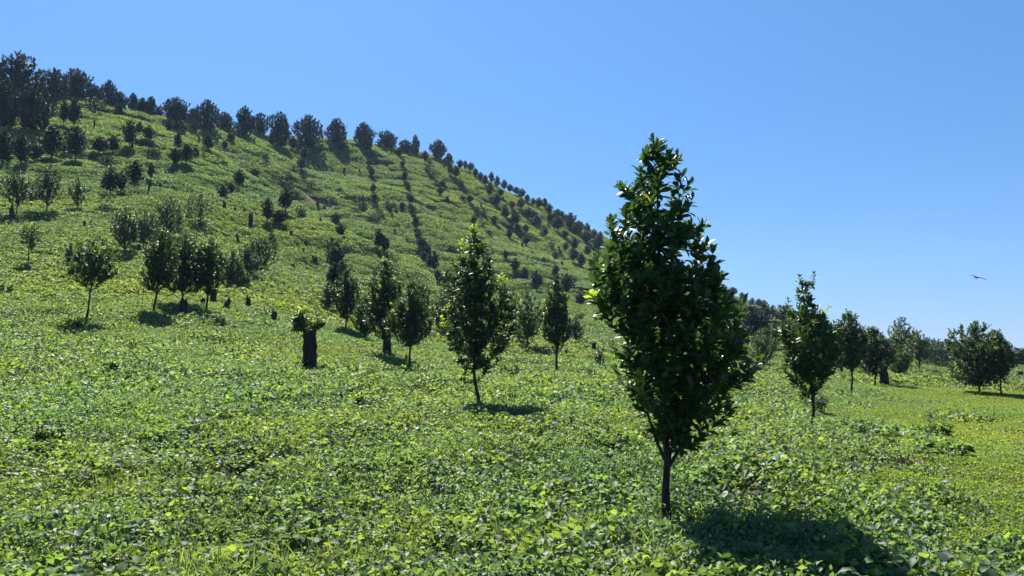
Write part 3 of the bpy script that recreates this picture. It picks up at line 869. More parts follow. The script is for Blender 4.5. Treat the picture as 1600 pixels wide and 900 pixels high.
# ------------------------------------------------------------------ smaller trees of the hill: a few grown once, then copied
far_t = diamond_template(0.2, 0.12)
PROTO = {'s': [], 'o': [], 'm': [], 'b': []}
def grow_protos():
    for i in range(5):
        PROTO['s'].append(make_tree('orchard_tree', 4.0, 1.9, 100 + i, ntips=140, inner=.55, t0=[.24, .3, .2, .24, .14][i], leaf=0.28, lw=0.2, shoots=0.5, step=0.11, per=3, tmpl=far_t,
                          prof=[PROF_ORCH, PROF_OVAL, PROF_OVAL, PROF_COL, PROF_COL][i], mat='far_leaf', young=0.01, trunk_r=0.07, parts=False, lump=0.4))
    for i in range(3):
        PROTO['o'].append(make_tree('orchard_tree', 4.0, 2.1, 120 + i, ntips=55, t0=0.15, leaf=0.24, lw=0.17, shoots=0.5, step=0.13, per=3, tmpl=far_t,
                          prof=PROF_SPARSE, mat='light_leaf', young=0.01, trunk_r=0.05, parts=False, lump=0.5))
    for i in range(4):
        PROTO['m'].append(make_tree('mature_tree', 9.0, 8.5, 140 + i, ntips=[360, 340, 320, 360][i], t0=0.0, leaf=0.56, lw=0.2, shoots=1.2, step=0.24, per=4, tmpl=far_t,
                          prof=[PROF_ROUND, PROF_ROUND, PROF_OVAL, PROF_ROUND][i], mat='mature_leaf', young=0.0, trunk_r=0.22, parts=False, lump=0.34, inner=0.5))
    for i in range(3):
        PROTO['b'].append(make_tree('bush', 1.6, 2.0, 160 + i, ntips=60, t0=0.02, leaf=0.22, lw=0.2, shoots=0.4, step=0.1, per=3, tmpl=far_t,
                          prof=PROF_ROUND, mat='far_leaf', young=0.01, trunk_r=0.04, parts=False, lump=0.5))
grow_protos()
USED = set()
PR = random.Random(5)
def plant(kind, px, py, top, w, label, group, cat, Y=None):
    x, y, z = spot(px, py, Y)
    H, W = size_at(x, y, z, top, w)
    H = max(H, 0.7) * (1.06 if kind == 's' else 1.0)
    src = PR.choice(PROTO[kind])
    PR_s = W / src['W'] * (1.2 if kind in 'sob' else 0.97)
    sx = PR_s; sz = H / src['H']
    if src.name not in USED:
        USED.add(src.name); o = src
        o.location = (x, y, z + 0.1); o.scale = (sx, sx, sz); o.rotation_euler = (0, 0, PR.uniform(0, 6.28))
    else:
        o = copy_tree(src, (x, y, z + 0.1), sx, sz, PR.uniform(0, 6.28))
    o.name = {'s': 'orchard_tree', 'o': 'orchard_tree', 'm': 'mature_tree', 'b': 'bush'}[kind]
    tag(o, label, cat, group)
    return o

# cluster: (place phrase, noun phrase, order axis, [(kind, x, y base, y top, width), ...])
CL = [
 ('from left in the tall clump on the top left crest', 'big dark rounded tree', 'x',
  [('m',4,200,125,56),('m',28,155,84,66),('m',50,207,132,56),('m',83,156,108,38),('m',118,154,109,46),('m',148,160,134,26)]),
 ('from left in the low row right of the top clump', 'slim dark crest tree', 'x',
  [('m',169,165,126,22),('m',187,170,144,22),('m',207,174,146,17),('m',222,178,154,18),('m',235,182,151,18),('m',248,184,168,14)]),
 ('from left in the spaced row along the crest', 'big dark rounded crest tree', 'x',
  [('m',274,193,153,40),('m',300,197,170,22),('m',323,202,157,36),('m',350,204,176,30),('m',382,214,167,32),('m',406,212,177,26),('m',436,230,176,36),('m',481,227,181,42),
   ('m',525,224,186,30),('m',568,230,192,30),('m',604,234,205,32),('m',634,240,219,28),('m',649,242,211,13),('m',684,250,219,26),('m',701,260,240,16)]),
 ('down the skyline right of the last big crest tree', 'small round skyline tree', 'x',
  [('s',719,266,251,9),('s',727,268,252,6),('s',735,271,255,9),('s',743,279,264,8),('s',751,285,270,7),('s',758,293,275,9),('s',768,288,270,8),('s',777,295,276,8),('s',788,298,282,8),
   ('s',797,304,289,8),('s',806,308,293,9),('s',815,314,296,10),('s',824,318,305,8),('s',833,325,310,6)]),
 ('along the lower skyline left of the nearest tree', 'dark skyline tree', 'x',
  [('s',842,328,310,10),('s',851,330,311,9),('s',858,338,319,9),('s',871,348,328,13),('s',879,353,332,10),('s',891,358,334,15),('s',905,364,346,13),('s',918,372,350,9),('s',928,378,359,8),('s',938,382,363,8)]),
 ('on the skyline right of the nearest tree', 'tiny dark skyline tree', 'x',
  [('s',1130,466,445,11),('s',1145,468,450,13),('s',1160,474,458,9),('s',1176,480,466,6),('s',1186,484,468,10),('s',1194,486,470,9),('s',1208,490,477,6)]),
 ('from left in the thicket right of the nearest tree', 'bushy tree', 'x',
  [('s',1112,545,462,48),('s',1135,540,460,40),('s',1150,566,500,40),('s',1160,525,474,36),('s',1176,540,484,38),('s',1198,535,480,40),('o',1212,548,500,38),('s',1226,545,482,40),('s',1172,505,478,19),('s',1190,508,484,19),('s',1206,512,490,18),('s',1246,540,500,28)]),
 ('from left on the slope under the top left clump', 'small dark slope tree', 'x',
  [('s',4,262,208,30),('s',32,264,214,22),('s',52,258,224,20),('s',80,254,199,30),('b',82,182,162,18),('s',99,200,160,12),('s',115,203,156,19),('s',117,256,202,25),('b',104,242,214,16),('o',130,242,220,14),('b',147,177,152,20)]),
 ('from left in the patch below the low crest row', 'small dark slope tree', 'x',
  [('s',155,244,216,20),('s',176,240,214,17),('s',186,180,164,11),('s',202,234,191,17),('b',219,228,216,9),('s',218,209,192,10),('s',232,226,199,16),('s',233,183,167,8),('s',264,209,185,10),('s',274,206,193,7),('s',278,231,210,10),('b',240,246,229,18)]),
 ('from left on the middle left slope', 'dark round slope tree', 'x',
  [('s',172,306,267,24),('s',189,302,270,15),('s',211,292,254,22),('s',235,288,257,9),('b',168,262,244,22),('b',164,334,320,18),('s',273,263,234,16),('s',290,263,228,20),('s',305,250,231,11),('o',295,336,312,14)]),
 ('from left on the slope under the middle crest', 'small slope tree', 'x',
  [('b',301,206,185,16),('b',321,205,192,11),('s',325,238,212,15),('o',317,246,225,7),('b',339,253,243,8),('b',349,264,251,10),('s',351,239,221,8),('s',361,223,209,10),('b',363,211,202,8),('o',415,251,229,11),('s',397,281,265,13),('s',373,299,267,13)]),
 ('from left on the slope beyond the loose thin tree', 'dark slope tree', 'x',
  [('s',348,313,292,15),('s',361,304,288,11),('s',418,351,312,14),('b',424,389,365,14),('s',446,334,297,20),('s',436,353,331,24),('b',470,341,322,13)]),
 ('from top in the gully below the crest', 'small bushy tree', 'y',
  [('s',457,236,214,12),('s',483,237,219,13),('s',475,252,230,12),('s',471,269,247,11),('b',532,236,216,13),('o',517,262,250,6),('b',474,284,270,10)]),
 ('from top in the column beside the spur stumps', 'dark column tree', 'y',
  [('s',524,352,334,14),('s',532,372,352,14),('b',518,402,374,18),('b',540,397,386,12),('s',524,432,384,21),('s',522,470,415,20),('s',534,448,410,16)]),
 ('from top in the first steep row on the far face', 'small row tree', 'y',
  [('s',575,238,211,14),('b',581,248,236,8),('s',580,276,261,9),('s',583,301,288,8),('b',586,329,314,10),('b',556,338,326,12),('b',567,326,316,10),('s',577,262,251,9),('s',585,316,303,9),('b',588,345,335,11)]),
 ('from top in the long middle row on the far face', 'small row tree', 'y',
  [('s',623,246,232,10),('s',632,285,267,8),('s',638,303,289,8),('s',641,324,304,11),('s',628,331,317,8),('b',606,331,315,9),('s',650,363,340,9),('b',646,341,331,6),('s',658,394,371,12),
   ('s',667,402,381,13),('s',672,424,399,12),('s',679,426,394,11),('s',684,444,424,10),('s',700,449,424,14),('s',629,263,252,8),('s',634,296,284,8),('s',644,338,326,8),('s',653,378,364,9),('s',662,410,394,10),('s',690,448,430,10)]),
 ('from left among the low scrub in the gully by the track', 'dark scrub bush', 'x',
  [('b',396,292,282,12),('b',404,284,276,10),('b',418,296,286,12),('b',430,300,291,12),('b',441,290,281,13),('b',452,298,288,12),('b',463,306,297,12),('b',447,277,268,12),('b',459,268,260,10),('b',486,296,284,14),('b',497,304,294,12),('b',512,312,304,12)]),
 ('from left among the low scrub around the hill track', 'dark scrub bush', 'x',
  [('b',542,314,306,14),('b',553,315,305,14),('b',565,315,306,12),('b',575,316,308,10),('b',528,332,325,12),('b',545,338,329,12),('b',592,334,326,10),('b',597,343,334,10),('b',579,345,336,14),('b',615,326,318,9),('b',540,346,339,10),('b',530,300,294,10)]),
 ('from left in the trio on the saddle of the spur', 'dark spur tree', 'x',
  [('s',592,394,361,15),('s',601,399,371,14),('b',610,415,400,15)]),
 ('from top in the third steep row on the far face', 'small row tree', 'y',
  [('s',664,258,237,10),('b',670,257,247,8),('o',677,280,257,14),('s',688,308,293,9),('s',703,275,257,8),('s',712,281,261,11),('b',719,295,279,10),('b',727,306,294,7),('s',734,325,306,10),('b',745,339,322,10),('s',668,272,260,8),('s',692,294,282,8),('s',698,320,308,8),('s',722,320,307,8),('s',740,352,338,9)]),
 ('from left across the upper right hill face', 'dark face tree', 'x',
  [('s',765,310,286,9),('s',776,327,304,12),('b',756,341,325,9),('s',789,342,323,13),('b',754,357,348,8),('b',764,372,359,8),('s',805,354,332,14),('s',814,332,311,12),('s',826,345,326,13),('s',808,368,349,10),('s',838,357,338,14),('o',847,346,328,12),('s',782,310,296,8),('s',800,330,315,9),('s',772,352,338,9),('s',796,374,358,9),('s',822,368,352,9)]),
 ('from left on the right face under the lower skyline', 'dark face tree', 'x',
  [('s',834,345,330,10),('s',860,352,333,10),('s',871,365,338,15),('s',883,375,361,9),('s',903,369,350,14),('s',917,381,362,15),('s',935,397,369,17),('s',898,394,373,11),('s',896,413,389,13),('s',908,420,397,12),('b',846,373,361,8),('b',861,389,377,8),('b',875,399,389,7),('s',852,372,356,9),('s',884,396,380,9),('s',918,400,384,10),('s',868,408,394,8)]),
 ('from left on the lower right face of the hill', 'dark round face tree', 'x',
  [('o',766,392,380,7),('b',769,398,391,6),('s',790,408,392,7),('s',805,428,405,14),('s',820,439,419,13),('s',838,457,426,18),('s',868,434,415,10),('s',886,459,431,19),('s',907,478,458,17),('s',931,449,415,12),('b',850,414,402,8),('s',822,386,370,10),('b',830,400,392,8),('b',907,503,490,8),('b',944,470,450,14)]),
 ('from left in the line on the right horizon', 'distant dark tree', 'x',
  [('s',1345,572,530,26),('s',1392,576,534,28),('s',1424,574,528,31),('s',1450,575,532,26),('s',1481,576,534,28),('s',1507,577,540,26),('s',1548,578,545,31),('s',1572,579,548,28),('s',1590,579,546,31),('s',1612,579,544,30),('s',1295,574,536,24),('s',1318,573,532,24),('s',1378,574,530,24),('s',1527,577,544,26)]),
]
catname = {'s': 'tree', 'o': 'tree', 'm': 'tree', 'b': 'bush'}
for place, noun, ax, items in CL:
    srt = sorted(items, key=lambda e: e[1] if ax == 'x' else (e[2] + e[3]))
    for k, (kind, px, py, top, w) in enumerate(srt):
        nn = noun
        if kind == 'b': nn = noun.replace('tree', 'bush') if 'bushy tree' not in noun else noun.replace('bushy tree', 'bush')
        if kind == 'o': nn = 'loose pale tree'
        plant(kind, px, py, top, w, '%s, %s %s' % (nn, ORD[k], place), '%ss, %s' % (noun, place.split('from left ')[-1].split('from top ')[-1]), catname[kind])
for k in PROTO:
    for s in PROTO[k]:
        if s.name and 'label' not in s:
            for c in list(s.children): bpy.data.objects.remove(c)
            bpy.data.objects.remove(s)

# ------------------------------------------------------------------ stumps
def stump_mesh(name, H, R, seed, jag=0.18, flare=0.35, sides=14, rows=12, lean=(0, 0), fork=False, rough=0.09):
    r = np.random.default_rng(seed)
    th = np.arange(sides) / sides * 2 * math.pi
    lob = 1 + 0.12 * np.sin(2 * th + r.uniform(0, 6)) + 0.09 * np.sin(3 * th + r.uniform(0, 6)) + 0.05 * np.sin(5 * th + r.uniform(0, 6))
    top = H * (1 - jag * (0.5 + 0.5 * np.sin(th + r.uniform(0, 6))) * 0.8 - jag * r.uniform(0, 0.8, sides))
    if fork: top = top - H * 0.3 * np.exp(-((np.cos(th * 1.0)) / 0.45) ** 2)
    V = []
    for k in range(rows):
        t = k / (rows - 1)
        z = -0.25 * min(1, H) * (1 - t) + top * t
        rad = R * lob * (1 + flare * (1 - t) ** 3 * (1 + 0.5 * np.sin(4 * th + seed))) * (1 - 0.10 * t) * (1 + rough * r.normal(size=sides))
        x = rad * np.cos(th) + lean[0] * z + 0.04 * R * math.sin(3 * t * 3 + seed)
        y = rad * np.sin(th) + lean[1] * z
        V.append(np.stack([x, y, z], 1))
    ring = V[-1].copy(); c = ring.mean(0)
    inner = c + (ring - c) * 0.55; inner[:, 2] -= 0.12 * R
    V.append(inner); V.append((c - np.array([0, 0, 0.4 * R]))[None])
    V = np.concatenate(V)
    Fq = []
    for k in range(rows):
        for j in range(sides):
            a = k * sides + j; b = k * sides + (j + 1) % sides
            Fq.append((a, b, b + sides, a + sides))
    n = rows * sides; cc = (rows + 1) * sides
    Ft = [(n + j, n + (j + 1) % sides, cc) for j in range(sides)]
    me = mesh_np(name, V, [np.array(Fq), np.array(Ft)], smooth=False)
    me.materials.append(M['stump_bark'])
    return me

M['weed_leaf'] = mat_tree_leaf('weed_leaf', (0.032, 0.072, 0.018), (0.05, 0.105, 0.024), (0.08, 0.15, 0.03), (0.26, 0.44, 0.04), 0.36, 0.62, 0.25)
# the tall stump that has sprouted again
def hero_stump():
    x, y, z = spot(483, 580)
    H = (CAM_Z + ray(0, 496)[1] * y) - z
    root = link(bpy.data.objects.new('sprouting_stump', None)); root.location = (x, y, z)
    tag(root, 'tall thick dark stump with leafy sprouts growing from its top', 'tree stump', 'cut stumps on the hill')
    me = stump_mesh('stump', H * .96, 0.195, 3, jag=0.16, flare=0.42, sides=22, rows=18, lean=(-0.02, 0), rough=0.075)
    link(bpy.data.objects.new('stump', me), root)
    V, Fq = tubes([(np.array([(0.12, -0.05, H * .80), (0.26, -0.06, H * .83), (0.42, -0.06, H * .86), (0.50, -0.04, H * .90)]), [.10, .07, .05, .03])], 8)
    me = mesh_np('broken_limb', V, [Fq], smooth=True); me.materials.append(M['stump_bark']); link(bpy.data.objects.new('broken_limb', me), root)
    r = np.random.default_rng(9)
    stems, P_, D_ = [], [], []
    for k in range(85):
        a = r.uniform(0, 6.28); rr = r.uniform(0.05, 0.2)
        b = np.array([rr * math.cos(a) - .03, rr * math.sin(a), H * r.uniform(0.74, 0.94)])
        e = b + np.array([math.cos(a) * r.uniform(.08, .36) - 0.03, math.sin(a) * r.uniform(.05, .32), r.uniform(0.0, 0.26)])
        if k < 26: b = np.array([-0.19, -0.05, H * r.uniform(.66, 1.0)]); e = b + np.array([r.uniform(-.32, -.02), r.uniform(-.2, .15), r.uniform(0.0, .28)])
        m_ = (b + e) / 2 + np.array([0, 0, .04])
        stems.append((np.array([b, m_, e]), [.008, .006, .004]))
        for q in range(11):
            t = r.uniform(.25, 1); p = b + (e - b) * t
            d = (e - b) / np.linalg.norm(e - b) + rand_unit(1, r)[0] * 0.95
            P_.append(p); D_.append(d)
    for q in range(60):                       # creeper round the foot and a few leaves on the side
        a = r.uniform(3.4, 6.1); rr = r.uniform(.26, .40)
        P_.append(np.array([rr * math.cos(a), rr * math.sin(a), r.uniform(-.02, .30)])); D_.append(rand_unit(1, r)[0] + np.array([0, 0, .4]))
    P_ = np.array(P_); D_ = np.array(D_)
    V, Fq = batch(leaf_template(3, .15, .3, .3), P_, D_, rand_unit(len(P_), r) * .6 + np.array([0, -.2, 1.0]), r.uniform(.12, .22, len(P_)))
    yg = np.repeat((r.uniform(0, 1, len(P_)) < .35) * r.uniform(.3, .9, len(P_)), 12)
    me = mesh_np('sprouts', V, [Fq], {'young': yg}); me.materials.append(M['light_leaf']); link(bpy.data.objects.new('sprouts', me), root)
    V, Fq = tubes(stems, 5)
    me = mesh_np('sprout_stems', V, [Fq]); me.materials.append(M['bark']); link(bpy.data.objects.new('sprout_stems', me), bpy.data.objects['sprouts'])
hero_stump()

STP = [stump_mesh('tree_stump', 1.0, 0.20, 50 + i, jag=[.12, .3, .2, .45, .15][i], lean=[(0, 0), (.15, 0), (-.1, .1), (.2, 0), (.05, .1)][i], fork=(i == 3)) for i in range(5)]
def stump(px, py, top, w, label, lean=0.0, v=None, kindname='tree_stump', group='cut stumps on the hill'):
    x, y, z = spot(px, py)
    H, W = size_at(x, y, z, top, w)
    k = PR.randrange(5) if v is None else v
    o = link(bpy.data.objects.new(kindname, STP[k]))
    o.location = (x, y, z - 0.02); o.scale = (W / 0.44, W / 0.44, max(H, .3) / 0.92); o.rotation_euler = (0, lean, PR.uniform(0, 6.28))
    tag(o, label, 'tree stump', group)
stump(604, 553, 517, 13, 'thick dark stump right behind the trunk of the tall dense tree', v=0)
stump(288, 491, 467, 12, 'upright stump leaning beside the broad tree of the dense field clump', v=2, lean=0.06)
stump(333, 473, 452, 12, 'blocky stump right of the dense field clump, upper of two', v=0)
stump(318, 478, 465, 7, 'small short stump behind the right trunk of the dense field clump', v=2)
stump(350, 483, 461, 9, 'stump leaning to the right below the soft pale tree', v=1, lean=0.35)
stump(388, 481, 457, 8, 'forked T-shaped stump below the tangled crowns', v=3, lean=-0.1)
stump(427, 503, 481, 9, 'lone dark stump left of the sprouting stump', v=1)
stump(217 - 1, 392, 381, 5, 'small stump under the pair behind the dense field clump', v=0)
stump(884, 562, 546, 6, 'slim stump right of the narrow straight-stemmed tree', v=0)
stump(917, 549, 534, 7, 'left one of two stumps standing together near the nearest tree', v=3)
stump(928, 551, 534, 7, 'right one of two stumps standing together near the nearest tree', v=0)
stump(942, 553, 543, 4, 'small stump just right of the two stumps standing together', v=2)
stump(634, 569, 553, 3, 'thin broken stub at the foot of the yellow-green tipped tree', v=2)
stump(1383, 604, 572, 13, 'thick stump under the dark sagging tree at right', v=2, lean=0.12)
stump(1595, 593, 579, 8, 'squat stump at the right edge of the picture', v=0)
stump(1361, 598, 588, 4, 'small stump left of the thick stump at right', v=1)
stump(19, 345, 312, 8, 'tall broken trunk leaning under the tree at the left edge', v=3, lean=-0.25)
stump(170, 441, 431, 7, 'low forked stump right of the airy bright-leaved tree', v=3)
stump(455, 371, 360, 5, 'upper left stump of the row on the spur', v=0)
stump(478, 385, 376, 5, 'small squat stump of the spur row, below the upper left one', v=2)
stump(474, 397, 387, 4, 'narrow stump just under the small squat one on the spur', v=0)
stump(494, 401, 393, 5, 'smallest of three stumps close together on the spur', v=2)
stump(489, 409, 398, 4, 'left slanting one of three stumps close together on the spur', v=1, lean=0.3)
stump(495, 415, 400, 7, 'largest slanting one of three stumps close together on the spur', v=0, lean=0.3)
stump(456, 419, 407, 7, 'split stump lower left of the three close together on the spur', v=3)
SC = [
 ('from left on the slope above the dense field clump', [(232,302,286,4),(244,293,280,3),(251,298,286,4),(216,333,324,3),(191,328,320,4),(133,358,345,4),(151,343,336,3),(332,312,303,3),(350,328,311,6),(367,334,324,4),(384,334,323,5),(391,353,331,8),(402,340,328,5),(410,341,332,7),(374,381,362,4),(408,311,303,3),(509,406,401,3)]),
 ('from left on the slope under the crest trees', [(147,204,188,3),(206,234,219,5),(211,228,216,3),(288,204,196,3),(310,223,213,3),(329,213,207,3),(397,223,215,3),(515,229,224,2),(537,272,262,4),(540,235,228,3),(544,235,228,3),(551,232,226,2),(561,270,263,3)]),
 ('from left on the far hill face', [(496,323,311,6),(507,330,320,4),(501,349,340,4),(510,367,362,3),(560,378,372,4),(568,385,375,4),(604,322,313,4),(609,336,322,5),(620,335,325,5),(629,398,394,3),(616,366,358,4),(641,412,405,3),(643,248,240,2),(693,262,256,3),(687,356,352,2),(711,298,290,4),(746,302,293,3),(751,328,313,4),(786,314,307,3),(730,262,258,2)]),
 ('from left on the right hill face', [(754,405,396,3),(757,410,398,3),(816,390,379,3),(838,393,385,4),(872,393,384,5),(878,417,409,5),(835,378,370,3),(786,440,434,3),(907,462,455,3),(908,499,492,4),(800,432,426,3),(930,410,402,3)]),
]
for place, items in SC:
    for k, (px, py, top, w) in enumerate(sorted(items)):
        stump(px, py, top, w, 'small dark stump, %s %s' % (ORD[k], place), lean=PR.uniform(-.15, .25), group='small stumps ' + place[10:])

# two bare poles beside the clump and a leaning one
def pole(px, py, top, label, lean=0.0, rad=0.018):
    x, y, z = spot(px, py)
    H, _ = size_at(x, y, z, top, 4)
    r = np.random.default_rng(px)
    t = np.linspace(0, 1, 8)[:, None]
    p = np.concatenate([lean * H * t + r.normal(size=(8, 1)) * .008, r.normal(size=(8, 1)) * .008, t * H - 0.15 * (1 - t)], 1)
    V, Fq = tubes([(p, np.linspace(rad, rad * .7, 8))], 7)
    me = mesh_np('wooden_pole', V, [Fq], smooth=True); me.materials.append(M['bark'])
    o = link(bpy.data.objects.new('wooden_pole', me)); o.location = (x, y, z)
    tag(o, label, 'pole', 'thin wooden poles in the field')
pole(215, 482, 461, 'shorter of two thin upright poles left of the dense field clump')
pole(221, 480, 447, 'taller of two thin upright poles left of the dense field clump', 0.08)
pole(122, 437, 428, 'short thin peg near the airy bright-leaved tree')
pole(136, 358, 343, 'slanting broken pole on the slope above the airy tree', 0.5, .05)

# ------------------------------------------------------------------ broad-leaved weeds standing out of the creeper
def weed(px, py, top, w, label, seed, n=70, leaf=0.13, mat='light_leaf', young=0.15, name='leafy_weed', tm=None, cat='weed', spread=1.0, group='leafy weeds rising from the creeper'):
    x, y, z = spot(px, py)
    H, W = size_at(x, y, z, top, w)
    H = max(H, 0.15) * 1.4; W *= 1.15; z += 0.05; leaf *= 1.15; n = int(n * 1.4)
    r = np.random.default_rng(seed)
    root = link(bpy.data.objects.new(name, None)); root.location = (x, y, z)
    tag(root, label, cat, group)
    stems, P_, D_, S_ = [], [], [], []
    ns = max(6, int(n / 7))
    for k in range(ns):
        a = r.uniform(0, 6.28); q = math.sqrt(r.uniform(0, 1)) * spread
        b = np.array([0.25 * W * q * math.cos(a), 0.25 * W * q * math.sin(a), -0.04])
        e = np.array([0.46 * W * q * math.cos(a), 0.46 * W * q * math.sin(a), H * r.uniform(.55, 1.0) * (1 - 0.35 * q)])
        m_ = (b + e) / 2 + np.array([0, 0, H * .12])
        stems.append((np.array([b, m_, e]), [.007, .006, .003]))
        for j in range(int(n / ns)):
            t = r.uniform(.3, 1.0)
            p = (1 - t) ** 2 * b + 2 * t * (1 - t) * m_ + t * t * e
            d = rand_unit(1, r)[0] * np.array([1, 1, .5]) + np.array([0, 0, .25])
            P_.append(p); D_.append(d); S_.append(leaf * r.uniform(.6, 1.3) * (1.15 - .4 * t))
    P_ = np.array(P_)
    V, Fq = batch(tm or leaf_template(4, .26, .28, .35, .42), P_, np.array(D_), rand_unit(len(P_), r) * .45 + np.array([0, 0, 1.0]), np.array(S_))
    k = len(V) // len(P_)
    yg = np.repeat((r.uniform(0, 1, len(P_)) < young) * r.uniform(.2, .8, len(P_)), k)
    me = mesh_np('foliage', V, [Fq], {'young': yg}); me.materials.append(M[mat]); link(bpy.data.objects.new('foliage', me), root)
    V, Fq = tubes(stems, 5)
    me = mesh_np('stems', V, [Fq]); me.materials.append(M['bark']); link(bpy.data.objects.new('stems', me), root)
weed(76, 704, 668, 56, 'dark leafy weed clump with a few bright leaves at lower left', 201, 190, .11, 'weed_leaf', .15)
weed(490, 868, 828, 110, 'broad-leaved bright plant low in the centre foreground', 202, 120, .11, 'weed_leaf', .3)
weed(567, 643, 620, 34, 'small leafy weed between the sprouting stump and second largest tree', 203, 110, .11, 'weed_leaf')
weed(436, 610, 596, 22, 'little leafy weed left of the sprouting stump foot', 204, 80, .10, 'weed_leaf')
weed(171, 584, 563, 32, 'weed clump with reddish-brown leaves in the left field', 205, 120, .12, 'weed_leaf')
weed(80, 472, 456, 38, 'bright leafy weed left of the airy bright-leaved tree', 206, 130, .15, 'weed_leaf')
weed(8, 458, 440, 26, 'leafy weed clump cut by the left edge', 207, 110, .15, 'weed_leaf')
weed(112, 515, 497, 50, 'wide leafy weed clump at the foot of the airy tree', 208, 150, .14, 'weed_leaf')
weed(345, 505, 490, 26, 'leafy weed below the stump that leans right', 209, 90, .14, 'weed_leaf')
weed(1465, 684, 664, 44, 'large leafy weed in the right field, nearer the nearest tree row end', 210, 170, .12, 'weed_leaf')
weed(1425, 680, 667, 26, 'small leafy weed left of the large one in the right field', 211, 80, .11, 'weed_leaf')
weed(1455, 714, 698, 40, 'leafy weed below the large one in the right field', 212, 130, .11, 'weed_leaf')
weed(1495, 716, 704, 36, 'flat leafy weed at the right end of the lower pair in the right field', 213, 100, .11, 'weed_leaf')
weed(1280, 646, 615, 26, 'dark weed bush just behind the two-topped tree trunk', 214, 130, .13, 'orchard_leaf', .1)
weed(936, 573, 550, 20, 'round dark weed bush below the two stumps standing together', 215, 160, .13, 'orchard_leaf', .02)
weed(1540, 660, 648, 40, 'low leafy weed below the broad right-hand tree', 216, 90, .12, 'weed_leaf')
weed(1430, 592, 586, 14, 'small low plant between the two trees right of the thick stump', 217, 50, .12, 'weed_leaf')
weed(375, 745, 716, 60, 'leafy creeper mound around the bare brown soil patch', 218, 150, .09, 'weed_leaf')
weed(1150, 690, 672, 30, 'leafy weed right of the nearest tree trunk', 219, 80, .09, 'weed_leaf')

# ------------------------------------------------------------------ mound of bare earth in the foreground
def mound():
    x, y = hit(392, 736)
    r = np.random.default_rng(4)
    n, m = 26, 12
    V = [(0, 0, .13)]
    for j in range(1, m):
        q = j / (m - 1)
        for i in range(n):
            a = i / n * 2 * math.pi
            rad = q * (1 + .15 * math.sin(3 * a + 1) + .1 * math.sin(5 * a))
            V.append((.30 * rad * math.cos(a), .22 * rad * math.sin(a), .17 * (1 - q * q) + r.normal() * .012 - .04))
    Fq = [(1 + (j - 1) * n + i, 1 + (j - 1) * n + (i + 1) % n, 1 + j * n + (i + 1) % n, 1 + j * n + i) for j in range(1, m - 1) for i in range(n)]
    Ft = [(0, 1 + i, 1 + (i + 1) % n) for i in range(n)]
    me = mesh_np('soil_mound', np.array(V), [np.array(Fq), np.array(Ft)], {'bare': np.ones(len(V))}, smooth=True)
    me.materials.append(M['ground'])
    o = link(bpy.data.objects.new('soil_mound', me)); o.location = (x, y, ground_z(x, y))
    tag(o, 'small mound of bare brown soil among the foreground creeper', 'soil mound')
mound()

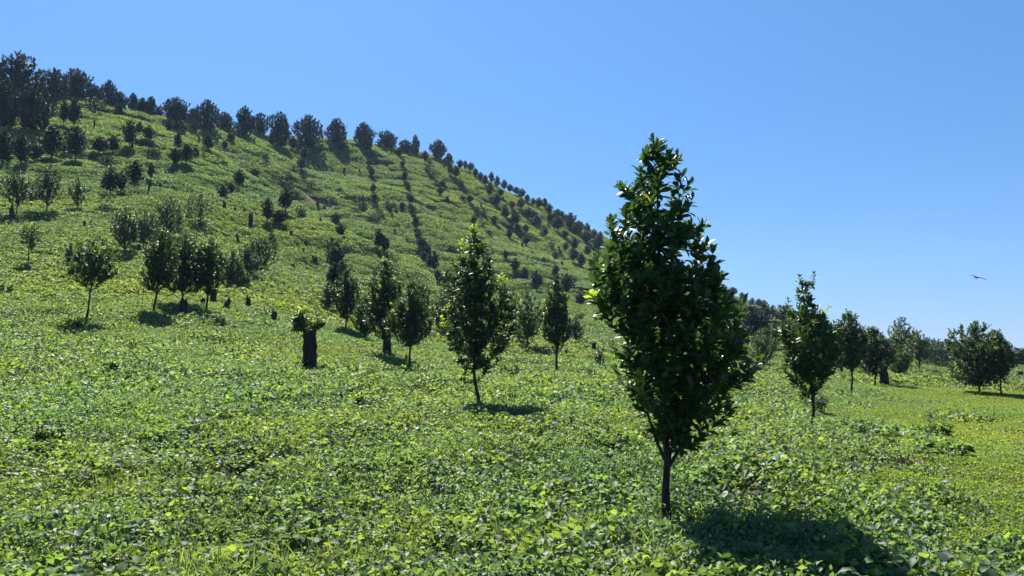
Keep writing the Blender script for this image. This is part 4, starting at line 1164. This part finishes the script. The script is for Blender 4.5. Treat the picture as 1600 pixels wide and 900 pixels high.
# ------------------------------------------------------------------ the gliding bird
def bird():
    Y = 42.0
    x, y, z = pt(1526, 433.5, Y)
    m, t, out = new_mat('bird_feathers')
    p = N(t, 'ShaderNodeBsdfPrincipled', inp={'Roughness': 0.8, 'Base Color': (0.42, 0.05, 0.09, 1)}); t.links.new(p.outputs[0], out.inputs[0])
    m2, t, out = new_mat('wing_feathers')
    p = N(t, 'ShaderNodeBsdfPrincipled', inp={'Roughness': 0.8, 'Base Color': (0.24, 0.07, 0.12, 1)}); t.links.new(p.outputs[0], out.inputs[0])
    root = link(bpy.data.objects.new('gliding_bird', None)); root.location = (x, y, z); root.rotation_euler = (0.10, math.radians(14), math.radians(10))
    tag(root, 'dark reddish bird gliding on level wings in the sky at right', 'bird')
    # body along local y (flying away), head, tail in one skin
    q = [(-.20, .012), (-.14, .03), (-.05, .05), (.04, .055), (.11, .038), (.15, .030), (.18, .032), (.205, .018), (.225, .004)]
    V, Fq = tubes([(np.array([(0, a, .01 * math.sin(a * 9)) for a, _ in q]), [b for _, b in q])], 12)
    n = len(V)
    V = np.concatenate([V, [(-.07, -.30, 0), (.07, -.30, 0), (.018, -.16, .006), (-.018, -.16, .006), (-.07, -.30, -.006), (.07, -.30, -.006), (.018, -.16, -.004), (-.018, -.16, -.004)]])
    T = np.array([(0, 1, 2, 3), (7, 6, 5, 4), (0, 4, 5, 1), (1, 5, 6, 2), (3, 2, 6, 7), (0, 3, 7, 4)]) + n
    me = mesh_np('body', V, [Fq, T], smooth=True); me.materials.append(m); link(bpy.data.objects.new('body', me), root)
    for s in (-1, 1):
        xs = np.linspace(0.02, .56, 9); ch = np.array([.15, .16, .15, .14, .13, .125, .11, .08, .02])
        zz = .015 + .03 * np.sin(np.linspace(0, 1, 9) * 3.0) - .02 * np.linspace(0, 1, 9)
        lead = .06 - .16 * np.linspace(0, 1, 9) ** 2
        V = []
        for i in range(9):
            th = .013 * (1 - i / 10)
            V += [(s * xs[i], lead[i], zz[i]), (s * xs[i], lead[i] - ch[i] * .4, zz[i] + th), (s * xs[i], lead[i] - ch[i], zz[i]), (s * xs[i], lead[i] - ch[i] * .4, zz[i] - th)]
        Fq = [(4 * i + j, 4 * i + (j + 1) % 4, 4 * i + 4 + (j + 1) % 4, 4 * i + 4 + j) for i in range(8) for j in range(4)]
        Fq += [(0, 3, 2, 1), (32, 33, 34, 35)]
        me = mesh_np('wing', np.array(V), [np.array(Fq)], smooth=True); me.materials.append(m2); link(bpy.data.objects.new('wing', me), root)
bird()

# ------------------------------------------------------------------ thin mountain haze
def haze():
    import bmesh
    bm = bmesh.new(); bmesh.ops.create_cube(bm, size=1.0)
    me = bpy.data.meshes.new('haze'); bm.to_mesh(me); bm.free()
    o = link(bpy.data.objects.new('haze', me))
    x0, x1, y0, y1, z0, z1 = -4800, 7400, -60, 4100, -9.0, 95.0
    o.location = ((x0 + x1) / 2, (y0 + y1) / 2, (z0 + z1) / 2); o.scale = (x1 - x0, y1 - y0, z1 - z0)
    m, t, out = new_mat('haze')
    v = N(t, 'ShaderNodeVolumePrincipled', inp={'Density': 0.00017, 'Anisotropy': 0.0, 'Color': (0.50, 0.72, 1.0, 1)})
    t.links.new(v.outputs[0], out.inputs['Volume'])
    me.materials.append(m)
    tag(o, 'thin bluish haze over the hill and field', 'haze', kind='stuff')
haze()
